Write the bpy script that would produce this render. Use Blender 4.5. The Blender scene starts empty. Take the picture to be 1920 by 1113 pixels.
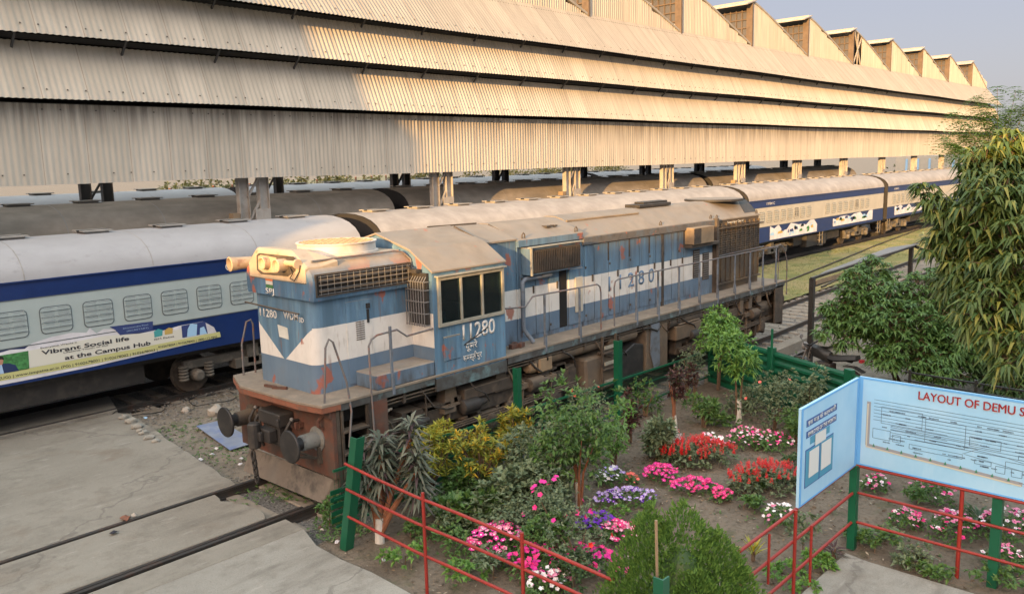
import bpy, bmesh, math, random
from mathutils import Vector, Matrix, Quaternion
random.seed(7)
R = math.radians
S = bpy.context.scene
COL = S.collection

# ------------------------------------------------------------------ camera
CAM = Vector((-7.0948, -11.7103, 5.2858))
YAW, PITCH, ROLL = R(42.9128), R(9.22035), R(-1.46379)
FPX, PW, PH = 1541.91, 1920.0, 1113.0
_fw = Vector((math.cos(YAW)*math.cos(PITCH), math.sin(YAW)*math.cos(PITCH), -math.sin(PITCH)))
_r0 = Vector((math.sin(YAW), -math.cos(YAW), 0)); _u0 = _r0.cross(_fw)
_r = _r0*math.cos(ROLL) + _u0*math.sin(ROLL); _u = -_r0*math.sin(ROLL) + _u0*math.cos(ROLL)
cd = bpy.data.cameras.new("camera"); cam = bpy.data.objects.new("camera", cd); COL.objects.link(cam)
m3 = Matrix((_r, _u, -_fw)).transposed()
cam.matrix_world = Matrix.Translation(CAM) @ m3.to_4x4()
cd.sensor_width = 36; cd.lens = 36*FPX/PW; cd.clip_end = 3000; cd.clip_start = 0.1
S.camera = cam
def ray(px, py): return _fw*FPX + _r*(px-PW/2) - _u*(py-PH/2)
def at_z(px, py, z=0.0):            # survey point: photo pixel -> real place at height z
    d = ray(px, py); return CAM + d*((z-CAM.z)/d.z)
def at_y(px, py, y):
    d = ray(px, py); return CAM + d*((y-CAM.y)/d.y)
def at_x(px, py, x):
    d = ray(px, py); return CAM + d*((x-CAM.x)/d.x)

# ------------------------------------------------------------------ sky, sun, exposure
SUN_EL, SUN_AZ = R(8.5), R(17)       # the light travels towards azimuth SUN_AZ from +X
w = bpy.data.worlds.new("World"); S.world = w; w.use_nodes = True
nt = w.node_tree; bg = nt.nodes["Background"]
sky = nt.nodes.new("ShaderNodeTexSky"); sky.sky_type = 'NISHITA'; sky.sun_disc = False
sky.sun_elevation = SUN_EL; sky.sun_rotation = R(-90)-SUN_AZ
sky.air_density = 1.0; sky.dust_density = 2.5; sky.ozone_density = 1.6; sky.altitude = 50
_tc = nt.nodes.new("ShaderNodeTexCoord"); _sp = nt.nodes.new("ShaderNodeSeparateXYZ"); nt.links.new(_tc.outputs['Generated'], _sp.inputs[0])
_mr = nt.nodes.new("ShaderNodeMapRange"); nt.links.new(_sp.outputs[2], _mr.inputs[0])      # hazy winter air: dull near the horizon, clear overhead
for _i, _v in enumerate((.20, .65, .40, 2.5)): _mr.inputs[1+_i].default_value = _v
_hz = nt.nodes.new("ShaderNodeMix"); _hz.data_type = 'RGBA'; _hz.blend_type = 'MULTIPLY'; _hz.inputs[0].default_value = 1
nt.links.new(sky.outputs[0], _hz.inputs[6]); 
_tm = nt.nodes.new("ShaderNodeMix"); _tm.data_type = 'RGBA'; _tr = nt.nodes.new("ShaderNodeMapRange"); nt.links.new(_sp.outputs[2], _tr.inputs[0])
for _i, _v in enumerate((.15, .5, 0, 1)): _tr.inputs[1+_i].default_value = _v
nt.links.new(_tr.outputs[0], _tm.inputs[0]); _tm.inputs[6].default_value = (1.10, .86, 1.02, 1); _tm.inputs[7].default_value = (1.50, 1.04, .69, 1)
nt.links.new(_tm.outputs[2], _hz.inputs[7])
_sc = nt.nodes.new("ShaderNodeVectorMath"); _sc.operation = 'SCALE'; nt.links.new(_hz.outputs[2], _sc.inputs[0]); nt.links.new(_mr.outputs[0], _sc.inputs['Scale'])
_hr = nt.nodes.new("ShaderNodeMapRange"); nt.links.new(_sp.outputs[2], _hr.inputs[0])       # pale haze band along the horizon
for _i, _v in enumerate((.0, .28, 0, 1)): _hr.inputs[1+_i].default_value = _v
_hc = nt.nodes.new("ShaderNodeMix"); _hc.data_type = 'RGBA'; nt.links.new(_hr.outputs[0], _hc.inputs[0]); _hc.inputs[6].default_value = (.72, .72, .765, 1); _hc.inputs[7].default_value = (.60, .66, .80, 1)
_hf = nt.nodes.new("ShaderNodeMapRange"); nt.links.new(_sp.outputs[2], _hf.inputs[0])
for _i, _v in enumerate((.20, .50, .85, 0)): _hf.inputs[1+_i].default_value = _v
_hm = nt.nodes.new("ShaderNodeMix"); _hm.data_type = 'RGBA'; nt.links.new(_hf.outputs[0], _hm.inputs[0]); nt.links.new(_sc.outputs[0], _hm.inputs[6]); nt.links.new(_hc.outputs[2], _hm.inputs[7])
nt.links.new(_hm.outputs[2], bg.inputs[0]); bg.inputs[1].default_value = 0.15
ld = bpy.data.lights.new("sun", 'SUN'); ld.energy = 2.15; ld.angle = R(0.3); ld.color = (1.0, 0.57, 0.21)
sun = bpy.data.objects.new("sun", ld); COL.objects.link(sun)
sd = Vector((math.cos(SUN_EL)*math.cos(SUN_AZ), math.cos(SUN_EL)*math.sin(SUN_AZ), -math.sin(SUN_EL)))
sun.rotation_euler = sd.to_track_quat('-Z', 'Y').to_euler(); sun.location = (-30, -30, 30)
S.view_settings.view_transform = 'Standard'; S.view_settings.look = 'None'
S.view_settings.exposure = 2.28; S.view_settings.gamma = 1.0

# ------------------------------------------------------------------ materials
class NT:
    def __init__(s, name):
        s.m = bpy.data.materials.new(name); s.m.use_nodes = True
        s.t = s.m.node_tree; s.b = s.t.nodes["Principled BSDF"]
        s.tc = s.t.nodes.new("ShaderNodeTexCoord"); s.co = s.tc.outputs['Object']
    def n(s, typ, **kw):
        nd = s.t.nodes.new(typ)
        for k, v in kw.items(): setattr(nd, k, v)
        return nd
    def l(s, a, b): s.t.links.new(a, b)
    def noise(s, scale, detail=4, vec=None, rough=.6, stretch=None):
        mp = s.n("ShaderNodeMapping"); s.l(vec or s.co, mp.inputs[0])
        mp.inputs['Scale'].default_value = stretch or (1, 1, 1)
        mp.inputs['Location'].default_value = (random.uniform(0, 9), random.uniform(0, 9), random.uniform(0, 9))
        nz = s.n("ShaderNodeTexNoise"); nz.inputs['Scale'].default_value = scale
        nz.inputs['Detail'].default_value = detail; nz.inputs['Roughness'].default_value = rough
        s.l(mp.outputs[0], nz.inputs['Vector']); return nz.outputs['Fac']
    def ramp(s, v, lo, hi, a=0., b=1.):
        r = s.n("ShaderNodeMapRange"); r.clamp = True
        for i, x in enumerate((lo, hi, a, b)): r.inputs[1+i].default_value = x
        s.l(v, r.inputs[0]); return r.outputs[0]
    def mix(s, fac, a, b):
        mx = s.n("ShaderNodeMix", data_type='RGBA')
        if isinstance(fac, (int, float)): mx.inputs[0].default_value = fac
        else: s.l(fac, mx.inputs[0])
        for i, v in ((6, a), (7, b)):
            if isinstance(v, tuple): mx.inputs[i].default_value = (*v, 1)
            else: s.l(v, mx.inputs[i])
        return mx.outputs[2]
    def math(s, op, a, b=0.):
        md = s.n("ShaderNodeMath", operation=op)
        for i, v in ((0, a), (1, b)):
            if isinstance(v, (int, float)): md.inputs[i].default_value = v
            else: s.l(v, md.inputs[i])
        return md.outputs[0]
    def xyz(s):
        sp = s.n("ShaderNodeSeparateXYZ"); s.l(s.co, sp.inputs[0]); return sp.outputs
    def up(s):
        g = s.n("ShaderNodeNewGeometry"); sp = s.n("ShaderNodeSeparateXYZ"); s.l(g.outputs['Normal'], sp.inputs[0]); return sp.outputs[2]
    def bump(s, h, strength=.3, dist=.02):
        b = s.n("ShaderNodeBump"); b.inputs['Strength'].default_value = strength; b.inputs['Distance'].default_value = dist
        s.l(h, b.inputs['Height']); s.l(b.outputs[0], s.b.inputs['Normal'])
    def done(s, col, rough=.7, metal=0.):
        if isinstance(col, tuple): s.b.inputs['Base Color'].default_value = (*col, 1)
        else: s.l(col, s.b.inputs['Base Color'])
        if isinstance(rough, (int, float)): s.b.inputs['Roughness'].default_value = rough
        else: s.l(rough, s.b.inputs['Roughness'])
        s.b.inputs['Metallic'].default_value = metal
        return s.m

def wmat(name, base, rough=.75, metal=0., layers=(), dust=None, bump=None, var=.18, vscale=2.):
    """weathered surface: base colour with a broad mottling, then patch layers
    (colour, scale, lo, hi, opacity, stretch), then dust lying on up-facing faces"""
    t = NT(name)
    d = tuple(c*(1-var) for c in base); b = tuple(min(1, c*(1+var)) for c in base)
    c = t.mix(t.ramp(t.noise(vscale, 5), .3, .7), d, b)
    for L in layers:
        col, sc, lo, hi, op = L[:5]; st = L[5] if len(L) > 5 else None
        c = t.mix(t.ramp(t.noise(sc, 6, stretch=st), lo, hi, 0, op), c, col)
    if dust:
        f = t.math('MULTIPLY', t.ramp(t.up(), .25, .8, 0, dust[1]), t.ramp(t.noise(1.7, 6), .25, .6, .55, 1))
        c = t.mix(f, c, dust[0])
    if bump: t.bump(t.noise(bump[0], 5), bump[1], bump[2] if len(bump) > 2 else .02)
    return t.done(c, rough, metal)

DUST = (.40, .33, .25)
RUST = (.24, .085, .04); PRIMER = (.34, .10, .055); GRIME = (.05, .042, .035)
M = {}
def livery(name, stripes, lo=(.10, .20, .33), hi=(.070, .135, .205), white=(.66, .65, .62), chevron=False, rustk=.5, aged=False):
    t = NT(name); x, y, z = t.xyz()
    streak = t.noise(5, 6, stretch=(1, 1, .09)); patch = t.noise(1.1, 5)
    bl = t.mix(t.ramp(streak, .36, .66), hi, tuple(v*1.75 for v in hi))
    bl = t.mix(t.ramp(t.noise(7, 5, stretch=(1, 1, .16)), .56, .72, 0, .75), bl, (.17, .28, .35))
    bl = t.mix(t.ramp(t.noise(2.6, 5, stretch=(1, 1, .3)), .55, .75, 0, .7), bl, (.038, .07, .115))
    if stripes:
        zl, zs = stripes
        wob = t.math('MULTIPLY_ADD', t.noise(9, 3), .02); 
        low = t.math('LESS_THAN', z, zl); inb = t.math('MULTIPLY', t.math('GREATER_THAN', z, zl), t.math('LESS_THAN', z, zs))
        bl = t.mix(low, bl, t.mix(t.ramp(patch, .3, .7), (.095, .155, .235), (.14, .21, .29)))
        wh = t.mix(t.ramp(t.noise(3.5, 6, stretch=(1, 1, .25)), .48, .80, 0, .55), white, tuple(v*.62 for v in white))
        if chevron:
            ay = t.math('ABSOLUTE', y)
            inv = t.math('LESS_THAN', ay, t.math('MULTIPLY', t.math('SUBTRACT', z, 2.20), 1.34))
            front = t.math('LESS_THAN', x, .03)
            inb = t.math('MULTIPLY', inb, t.math('SUBTRACT', 1.0, t.math('MULTIPLY', inv, front)))
        bl = t.mix(inb, bl, wh)
    bl = t.mix(t.ramp(t.noise(1.9, 7, stretch=(1, 1, .7), rough=.55), .655-.06*rustk, .685-.06*rustk, 0, .85), bl, PRIMER)
    bl = t.mix(t.ramp(t.noise(9, 6, stretch=(1, 1, .14)), .62, .74, 0, .7), bl, (.19, .085, .05))
    bl = t.mix(t.ramp(t.noise(16, 4, stretch=(1, 1, .12)), .62, .80, 0, .5), bl, (.10, .075, .05))
    bl = t.mix(t.ramp(t.noise(2.2, 5), .5, .85, 0, .35), bl, (.16, .14, .115))
    if aged:   # soot and rust running down from the roof line towards the tail
        f = t.math('MULTIPLY', t.ramp(x, 5.5, 11.5, .25, 1), t.ramp(z, 2.75, 3.6, 0, 1)); f = t.math('MULTIPLY', f, t.ramp(t.noise(4.5, 6, stretch=(1, 1, .10)), .34, .62, .15, .95))
        bl = t.mix(f, bl, (.085, .065, .05))
        f = t.math('MULTIPLY', t.ramp(z, 1.75, 2.15, 1, 0), t.ramp(t.noise(6, 5, stretch=(1, 1, .25)), .45, .65, 0, .8)); bl = t.mix(f, bl, (.05, .045, .04))
    f = t.math('MULTIPLY', t.ramp(t.up(), .25, .75, 0, .92), t.ramp(t.noise(1.6, 6), .2, .6, .7, 1))
    bl = t.mix(f, bl, t.mix(t.ramp(t.noise(2.5, 6), .35, .65), (.225, .185, .14), (.31, .255, .19)))
    t.bump(t.noise(3, 4), .12, .02)
    return t.done(bl, t.ramp(streak, .3, .7, .45, .75))
M['hood'] = livery('faded_blue_livery', (2.24, 2.83), aged=True, rustk=.7)
M['nose'] = livery('nose_livery', (2.22, 2.81), chevron=True)
M['blue'] = livery('cab_blue_paint', None, hi=(.072, .145, .222))
M['sillblue'] = wmat('sill_paint', (.085, .10, .105), .75, layers=[((.045, .042, .04), 3, .42, .6, .9), ((.15, .27, .30), 2.2, .55, .68, .8)])
M['cornice'] = wmat('cornice_dark', (.105, .10, .095), .7, layers=[((.10, .15, .20), 3, .5, .7, .7), (PRIMER, 3.5, .64, .69, .8), ((.05, .045, .04), 6, .5, .7, .7)])
M['noseup'] = wmat('nose_top_paint', (.40, .33, .25), .7, layers=[(RUST, 5, .6, .7, .7), ((.30, .25, .19), 3, .45, .7, .7)], dust=(DUST, .6))
M['nosebox'] = livery('nose_box_paint', None, hi=(.055, .115, .19), rustk=1.9)
M['roof'] = wmat('dusty_roof', (.22, .19, .155), .85, layers=[((.21, .195, .175), 1.3, .45, .65, .8), (PRIMER, 3.5, .66, .72, .6), ((.20, .17, .13), 8, .55, .75, .4, (1, .15, 1))], bump=(6, .15))
M['deck'] = wmat('dusty_footplate', (.225, .19, .15), .9, layers=[((.14, .12, .10), 3, .5, .7, .7), ((.34, .27, .21), 7, .55, .7, .5)], bump=(30, .3, .01))
M['radiator'] = wmat('oily_radiator_brown', (.125, .088, .05), .55, .0, layers=[((.045, .04, .035), 1.2, .42, .62, .85), ((.14, .10, .06), 4, .5, .8, .5, (1, 1, .2))])
M['grime'] = wmat('grimy_frame', (.06, .05, .041), .85, layers=[((.12, .094, .068), 2.5, .48, .68, .8), ((.03, .027, .025), 6, .5, .7, .8)], dust=((.15, .12, .088), .7), bump=(14, .3))
M['grimedark'] = wmat('black_grease', (.028, .026, .025), .65, layers=[((.07, .06, .05), 3, .5, .7, .7)])
M['grimetan'] = wmat('dusty_brown_tank', (.14, .105, .072), .85, layers=[((.10, .085, .07), 2, .4, .6, .8), ((.19, .145, .10), 5, .5, .7, .5)], dust=((.2, .16, .115), .5), bump=(10, .2))
M['rustred'] = wmat('red_oxide_beam', (.115, .05, .034), .85, layers=[((.08, .06, .05), 2.4, .48, .62, .85), ((.16, .07, .045), 6, .5, .7, .6)], bump=(12, .3))
M['orangeedge'] = wmat('rusty_edge', (.22, .085, .05), .85, layers=[((.12, .07, .05), 6, .5, .65, .8)])
M['plow'] = wmat('dull_steel_plate', (.15, .13, .11), .75, layers=[((.055, .05, .045), 2.2, .5, .62, .85), ((.23, .2, .16), 5, .5, .7, .5)], bump=(9, .2))
M['black'] = wmat('black_rubber', (.022, .022, .023), .55, layers=[((.06, .055, .05), 4, .5, .7, .5)])
M['rail'] = wmat('handrail_steel', (.13, .13, .135), .6, layers=[(RUST, 7, .5, .65, .6)])
M['railgrey'] = wmat('handrail_post_grey', (.13, .16, .20), .65, layers=[((.08, .07, .06), 5, .5, .65, .7)])
M['buffercase'] = wmat('buffer_casing', (.20, .21, .20), .6, layers=[((.10, .15, .20), 3, .45, .6, .7), ((.09, .075, .06), 5, .5, .65, .8)])
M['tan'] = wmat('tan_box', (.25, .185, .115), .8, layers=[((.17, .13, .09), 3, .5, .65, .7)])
M['lampcream'] = wmat('dusty_lamp', (.42, .32, .22), .7, layers=[(RUST, 6, .58, .68, .7), ((.22, .17, .12), 4, .55, .7, .6)])
M['fanring'] = wmat('fan_ring_white', (.52, .50, .47), .6, layers=[(RUST, 4, .64, .70, .8), ((.3, .27, .23), 3, .5, .7, .5)])
_g = NT('window_glass'); _g.done((.02, .03, .034), .05)
_t = _g.n("ShaderNodeBsdfTransparent"); _t.inputs[0].default_value = (.62, .74, .76, 1); _x = _g.n("ShaderNodeMixShader"); _x.inputs[0].default_value = .72
_g.l(_g.b.outputs[0], _x.inputs[1]); _g.l(_t.outputs[0], _x.inputs[2]); _g.l(_x.outputs[0], _g.t.nodes["Material Output"].inputs[0]); M['glass'] = _g.m
M['cabin'] = wmat('cab_lining', (.035, .045, .045), .7)
M['frame'] = wmat('window_frame_putty', (.30, .29, .24), .6, layers=[((.15, .13, .1), 5, .5, .7, .6)])
M['wire'] = wmat('wire_mesh_grey', (.20, .20, .20), .6, .3)
M['void'] = NT('opening_shade_black').done((.008, .008, .008), .9)  # near-black that paints the shade inside openings and gaps
M['white'] = wmat('white_lettering', (.66, .65, .62), .8, layers=[((.4, .42, .45), 8, .55, .7, .6)])
M['bluelet'] = wmat('blue_lettering', (.14, .22, .33), .8)
M['paper'] = wmat('paper_notice', (.55, .56, .52), .9)
M['saffron'] = NT('saffron').done((.62, .17, .06), .8); M['flagwhite'] = NT('flag_white').done((.58, .56, .5), .8); M['flaggreen'] = NT('flag_green').done((.06, .17, .07), .8)
# coaches
M['silver'] = wmat('silver_roof_paint', (.36, .365, .38), .8, .0, var=.06, layers=[((.29, .29, .295), 1.0, .4, .75, .7, (.3, 1, 1)), ((.22, .215, .21), 7, .6, .75, .5, (.5, .12, 1)), ((.27, .25, .23), 2.2, .62, .8, .45, (.25, 1, 1))], bump=(2, .1))
M['silverdirty'] = wmat('dusty_roof_paint', (.34, .32, .30), .85, layers=[((.28, .26, .24), 1.5, .45, .7, .7), ((.38, .35, .31), 2.5, .55, .8, .4)])
M['browndusty'] = wmat('brown_dust_roof', (.31, .275, .23), .8, layers=[((.19, .17, .14), 1.6, .4, .65, .8, (.3, 1, 1)), ((.30, .27, .22), 3, .5, .8, .6, (.2, 1, 1))])
M['cblue'] = wmat('coach_blue', (.008, .028, .125), .35, var=.12, layers=[((.02, .04, .12), 3, .5, .8, .4)])
M['cgrey'] = wmat('coach_blue_grey', (.37, .44, .44), .4, var=.06)
M['ccream'] = wmat('coach_cream', (.47, .44, .37), .5, var=.08, layers=[((.45, .4, .33), 2.5, .55, .8, .5)])
M['cline'] = NT('window_outline').done((.10, .12, .13), .6)
M['shut'] = NT('pale_shutter').done((.60, .68, .70), .45)
M['cdark'] = wmat('coach_end_black', (.02, .02, .022), .8)
M['bogie'] = wmat('bogie_grey', (.10, .095, .085), .8, layers=[((.2, .18, .15), 4, .5, .7, .7)], dust=((.24, .21, .17), .6))
M['vent'] = wmat('roof_vent', (.30, .29, .27), .7)
# building
def sheetmat(name, c1, c2, stained=False):
    t = NT(name); x, y, z = t.xyz()
    k = t.math('FLOOR', t.math('MULTIPLY', x, 1/1.05))
    wn = t.n("ShaderNodeTexWhiteNoise", noise_dimensions='1D'); t.l(k, wn.inputs['W'])
    c = t.mix(wn.outputs[0], c1, c2)
    c = t.mix(t.ramp(t.noise(3.5, 6, stretch=(1, .3, .10)), .44, .74, 0, .55), c, tuple(v*.62 for v in c1))
    c = t.mix(t.ramp(t.noise(.6, 4), .42, .7, 0, .45), c, tuple(v*.8 for v in c2))
    if stained:   # dirt washed down from the eave above
        f = t.math('MULTIPLY', t.ramp(z, 5.9, 6.95, 0, 1), t.ramp(t.noise(7, 5, stretch=(1, .3, .05)), .36, .62, 0, .8)); c = t.mix(f, c, (.15, .13, .11))
    seam = t.math('LESS_THAN', t.math('FRACT', t.math('MULTIPLY', x, 1/1.05)), .02)
    c = t.mix(t.math('MULTIPLY', seam, .45), c, (.14, .11, .09))
    return t.done(c, .7)
M['sheet'] = sheetmat('corrugated_sheet', (.48, .44, .365), (.55, .505, .425))
M['sheetlow'] = sheetmat('lower_cladding_sheet', (.48, .445, .375), (.55, .51, .435), True)
M['sheetroof'] = sheetmat('corrugated_roof_sheet', (.32, .295, .25), (.37, .34, .29))
M['steelgrey'] = wmat('grey_steel_column', (.36, .34, .31), .6, layers=[((.22, .18, .14), 3, .5, .7, .6)])
M['steeldark'] = wmat('dark_steel', (.06, .06, .06), .7)
M['timber'] = wmat('brown_frame', (.13, .095, .065), .8, layers=[((.08, .06, .045), 4, .5, .7, .6)])
M['pane'] = NT('dusty_pane').done((.10, .10, .10), .25)
M['bolt'] = NT('bolt').done((.10, .09, .08), .7)
# ground
def concrete(name, a, b, c3):
    t = NT(name); co = t.tc.outputs['Object']
    c = t.mix(t.ramp(t.noise(.5, 8), .35, .65), a, b)
    c = t.mix(t.ramp(t.noise(2.2, 8, rough=.7), .5, .68, 0, .7), c, c3)
    c = t.mix(t.ramp(t.noise(5, 6, stretch=(.4, 1.4, 1)), .60, .74, 0, .6), c, (.40, .385, .345))
    c = t.mix(t.ramp(t.noise(1.1, 7), .57, .72, 0, .55), c, (.17, .135, .10))
    c = t.mix(t.ramp(t.noise(38, 3), .60, .72, 0, .55), c, (.13, .12, .11))
    v = t.n("ShaderNodeTexVoronoi", feature='DISTANCE_TO_EDGE'); v.inputs['Scale'].default_value = .16
    wv = t.n("ShaderNodeVectorMath", operation='ADD'); nz = t.n("ShaderNodeTexNoise"); nz.inputs['Scale'].default_value = 2.0; nz.inputs['Detail'].default_value = 6
    t.l(co, nz.inputs['Vector']); t.l(co, wv.inputs[0]); t.l(nz.outputs['Color'], wv.inputs[1]); t.l(wv.outputs[0], v.inputs['Vector'])
    c = t.mix(t.ramp(v.outputs['Distance'], .002, .006, .45, 0), c, (.10, .09, .08))
    c = t.mix(t.ramp(t.noise(120, 2), .52, .70, 0, .5), c, (.10, .095, .085)); c = t.mix(t.ramp(t.noise(90, 2), .58, .72, 0, .45), c, (.38, .365, .33))
    c = t.mix(t.ramp(t.noise(.8, 6, stretch=(.5, 2.2, 1)), .56, .72, 0, .6), c, (.11, .098, .083))
    t.bump(t.noise(22, 8, rough=.7), .5, .015)
    return t.done(c, .92)
M['concrete'] = concrete('worn_concrete', (.215, .20, .168), (.27, .255, .218), (.165, .15, .125))
M['concrete2'] = concrete('worn_concrete_path', (.26, .25, .22), (.325, .315, .28), (.19, .18, .155))
M['soil'] = wmat('garden_soil', (.150, .120, .090), .95, layers=[((.20, .165, .125), 1.2, .45, .65, .7), ((.06, .075, .03), 2.3, .56, .68, .6), ((.07, .055, .04), 12, .5, .65, .6)], bump=(16, .9, .04))
M['dirt'] = wmat('yard_dirt', (.20, .172, .135), .95, layers=[((.24, .21, .17), 1.3, .45, .65, .7), ((.07, .095, .035), 1.7, .58, .70, .7), ((.08, .07, .06), 9, .52, .65, .7)], bump=(25, .8, .03))
M['ballast'] = wmat('grey_ballast', (.17, .165, .155), .95, layers=[((.30, .29, .27), 20, .5, .62, .8), ((.06, .055, .05), 26, .5, .62, .9)], bump=(30, 1., .06))
M['stone'] = wmat('pale_stone', (.34, .31, .27), .9, bump=(8, .4))
M['gravel'] = wmat('gravel_stone', (.20, .19, .175), .9, var=.4, vscale=9)
M['railtop'] = wmat('rail_steel', (.055, .052, .05), .42, .4, layers=[((.10, .06, .045), 6, .5, .65, .6)])
M['sleeper'] = wmat('concrete_sleeper', (.26, .23, .19), .9, layers=[((.13, .11, .09), 4, .5, .65, .7)])
M['verge'] = wmat('dry_grass_ground', (.22, .22, .075), .95, layers=[((.30, .25, .12), .5, .42, .62, .85), ((.10, .14, .035), .9, .5, .65, .8), ((.2, .16, .11), 2.4, .6, .7, .6)], bump=(30, .8, .05))
# fences, board
M['green'] = wmat('green_fence_paint', (.006, .095, .048), .4, var=.12, layers=[((.01, .05, .03), 3, .55, .75, .6)])
M['greensheet'] = wmat('green_sheet', (.004, .085, .042), .38, var=.1, layers=[((.02, .05, .03), 2, .5, .8, .6)])
M['red'] = wmat('red_rail_paint', (.27, .025, .018), .5, var=.15, layers=[((.10, .02, .02), 5, .6, .75, .6)])
def boardmat():
    t = NT('board_blue'); c = t.mix(t.ramp(t.noise(1.3, 5), .35, .7), (.28, .55, .79), (.38, .63, .84))
    c = t.mix(t.ramp(t.noise(9, 4, stretch=(1, 1, .12)), .55, .8, 0, .3), c, (.50, .72, .88))
    return t.done(c, .45)
M['board'] = boardmat()
M['boardedge'] = NT('board_border_blue').done((.13, .40, .78), .5)
M['boardline'] = NT('board_line').done((.06, .10, .16), .7)
M['boardred'] = NT('board_red').done((.27, .012, .02), .6)
M['boardlite'] = NT('board_shadow').done((.55, .55, .58), .6)
M['boardteal'] = NT('board_teal').done((.07, .29, .45), .6)
M['boardnavy'] = NT('board_navy').done((.05, .12, .33), .6)
M['boardwhite'] = NT('board_white').done((.62, .66, .66), .6)
M['boardgrey'] = NT('board_grey').done((.26, .29, .33), .6)
M['boardcream'] = NT('board_cream').done((.52, .52, .42), .6)
M['boardtree'] = NT('board_tree').done((.03, .20, .12), .6)
M['blackpaint'] = wmat('black_paint', (.02, .02, .02), .5)
M['yellowwall'] = wmat('cream_wall', (.74, .62, .38), .8, var=.06)
M['greyroof'] = wmat('grey_sheet_roof', (.17, .17, .17), .7)
M['banner'] = NT('banner_cream').done((.62, .62, .55), .6); M['bannerwhite'] = wmat('torn_paper', (.62, .62, .66), .8); M['bannerstrip'] = NT('banner_strip').done((.50, .50, .22), .6)
M['bannergreen'] = wmat('banner_green', (.05, .20, .06), .6, vscale=15, var=.5); M['suit'] = NT('suit').done((.012, .03, .10), .7); M['skin'] = NT('skin').done((.42, .22, .15), .6); M['shirt'] = NT('shirt').done((.35, .50, .72), .7); M['hair'] = NT('hair').done((.015, .012, .012), .7)
M['inkblack'] = NT('ink').done((.02, .02, .03), .7); M['teal'] = NT('teal_print').done((.06, .32, .33), .6); M['ochre'] = NT('ochre_print').done((.5, .35, .1), .6)
M['navy'] = NT('navy_print').done((.03, .05, .17), .6); M['palebluetxt'] = NT('pale_blue_text').done((.3, .42, .6), .6); M['lightblue'] = NT('light_blue_print').done((.33, .55, .78), .6)
M['platebl'] = wmat('blue_grey_plate', (.22, .26, .34), .6, layers=[((.14, .19, .36), 2.5, .45, .6, .8), ((.34, .34, .34), 5, .55, .7, .6)])
M['pink'] = NT('petal_pink').done((.72, .03, .22), .6); M['palepink'] = NT('petal_pale_pink').done((.76, .27, .42), .6); M['mag'] = NT('petal_magenta').done((.62, .02, .28), .6)
M['redp'] = NT('petal_red').done((.62, .012, .012), .6); M['violet'] = NT('petal_violet').done((.14, .02, .42), .6); M['lilac'] = NT('petal_lilac').done((.42, .32, .66), .6); M['wht'] = NT('petal_white').done((.78, .74, .76), .6); M['coral'] = NT('petal_coral').done((.75, .16, .13), .6)
def leafmat(name, a, b, c=None, trans=.25, rough=.5):
    t = NT(name); g = t.n("ShaderNodeNewGeometry"); rnd = g.outputs['Random Per Island']
    col = t.mix(rnd, a, b)
    if c: col = t.mix(t.ramp(rnd, .82, .9), col, c)
    t.done(col, rough)
    tr = t.n("ShaderNodeBsdfTranslucent"); t.l(col, tr.inputs[0])
    mx = t.n("ShaderNodeMixShader"); mx.inputs[0].default_value = trans
    t.l(t.b.outputs[0], mx.inputs[1]); t.l(tr.outputs[0], mx.inputs[2])
    t.l(mx.outputs[0], t.t.nodes["Material Output"].inputs[0]); return t.m
M['lf'] = leafmat('leaf_mid_green', (.055, .13, .032), (.13, .24, .06))
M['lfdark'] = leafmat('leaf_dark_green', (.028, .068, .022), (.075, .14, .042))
M['lfbright'] = leafmat('leaf_bright_green', (.075, .19, .03), (.18, .34, .065))
M['lfgrey'] = leafmat('leaf_grey_green', (.095, .145, .075), (.21, .27, .155))
M['lfyel'] = leafmat('leaf_yellow_croton', (.22, .26, .03), (.42, .40, .05), (.52, .36, .03))
M['lfgold'] = leafmat('leaf_golden', (.16, .22, .035), (.40, .36, .045), (.60, .38, .03))
M['lfpurp'] = leafmat('leaf_dark_variegated', (.05, .07, .045), (.20, .215, .165), (.07, .045, .05))
M['lfcop'] = leafmat('leaf_copper', (.055, .022, .025), (.11, .055, .045), (.05, .07, .03))
M['lfmango'] = leafmat('leaf_mango', (.05, .11, .025), (.14, .19, .04), (.25, .26, .05))
M['lfthuja'] = leafmat('leaf_thuja', (.062, .15, .024), (.13, .25, .042), None, .2, .7)
M['lfbg'] = leafmat('leaf_background', (.05, .075, .03), (.11, .12, .05))
M['bark'] = wmat('bark', (.13, .085, .055), .9, bump=(20, .6)); M['barkred'] = wmat('reddish_bark', (.22, .09, .045), .9, bump=(20, .5)); M['lime'] = wmat('limewash', (.62, .60, .56), .9, layers=[((.35, .28, .22), 6, .58, .7, .7)])

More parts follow.
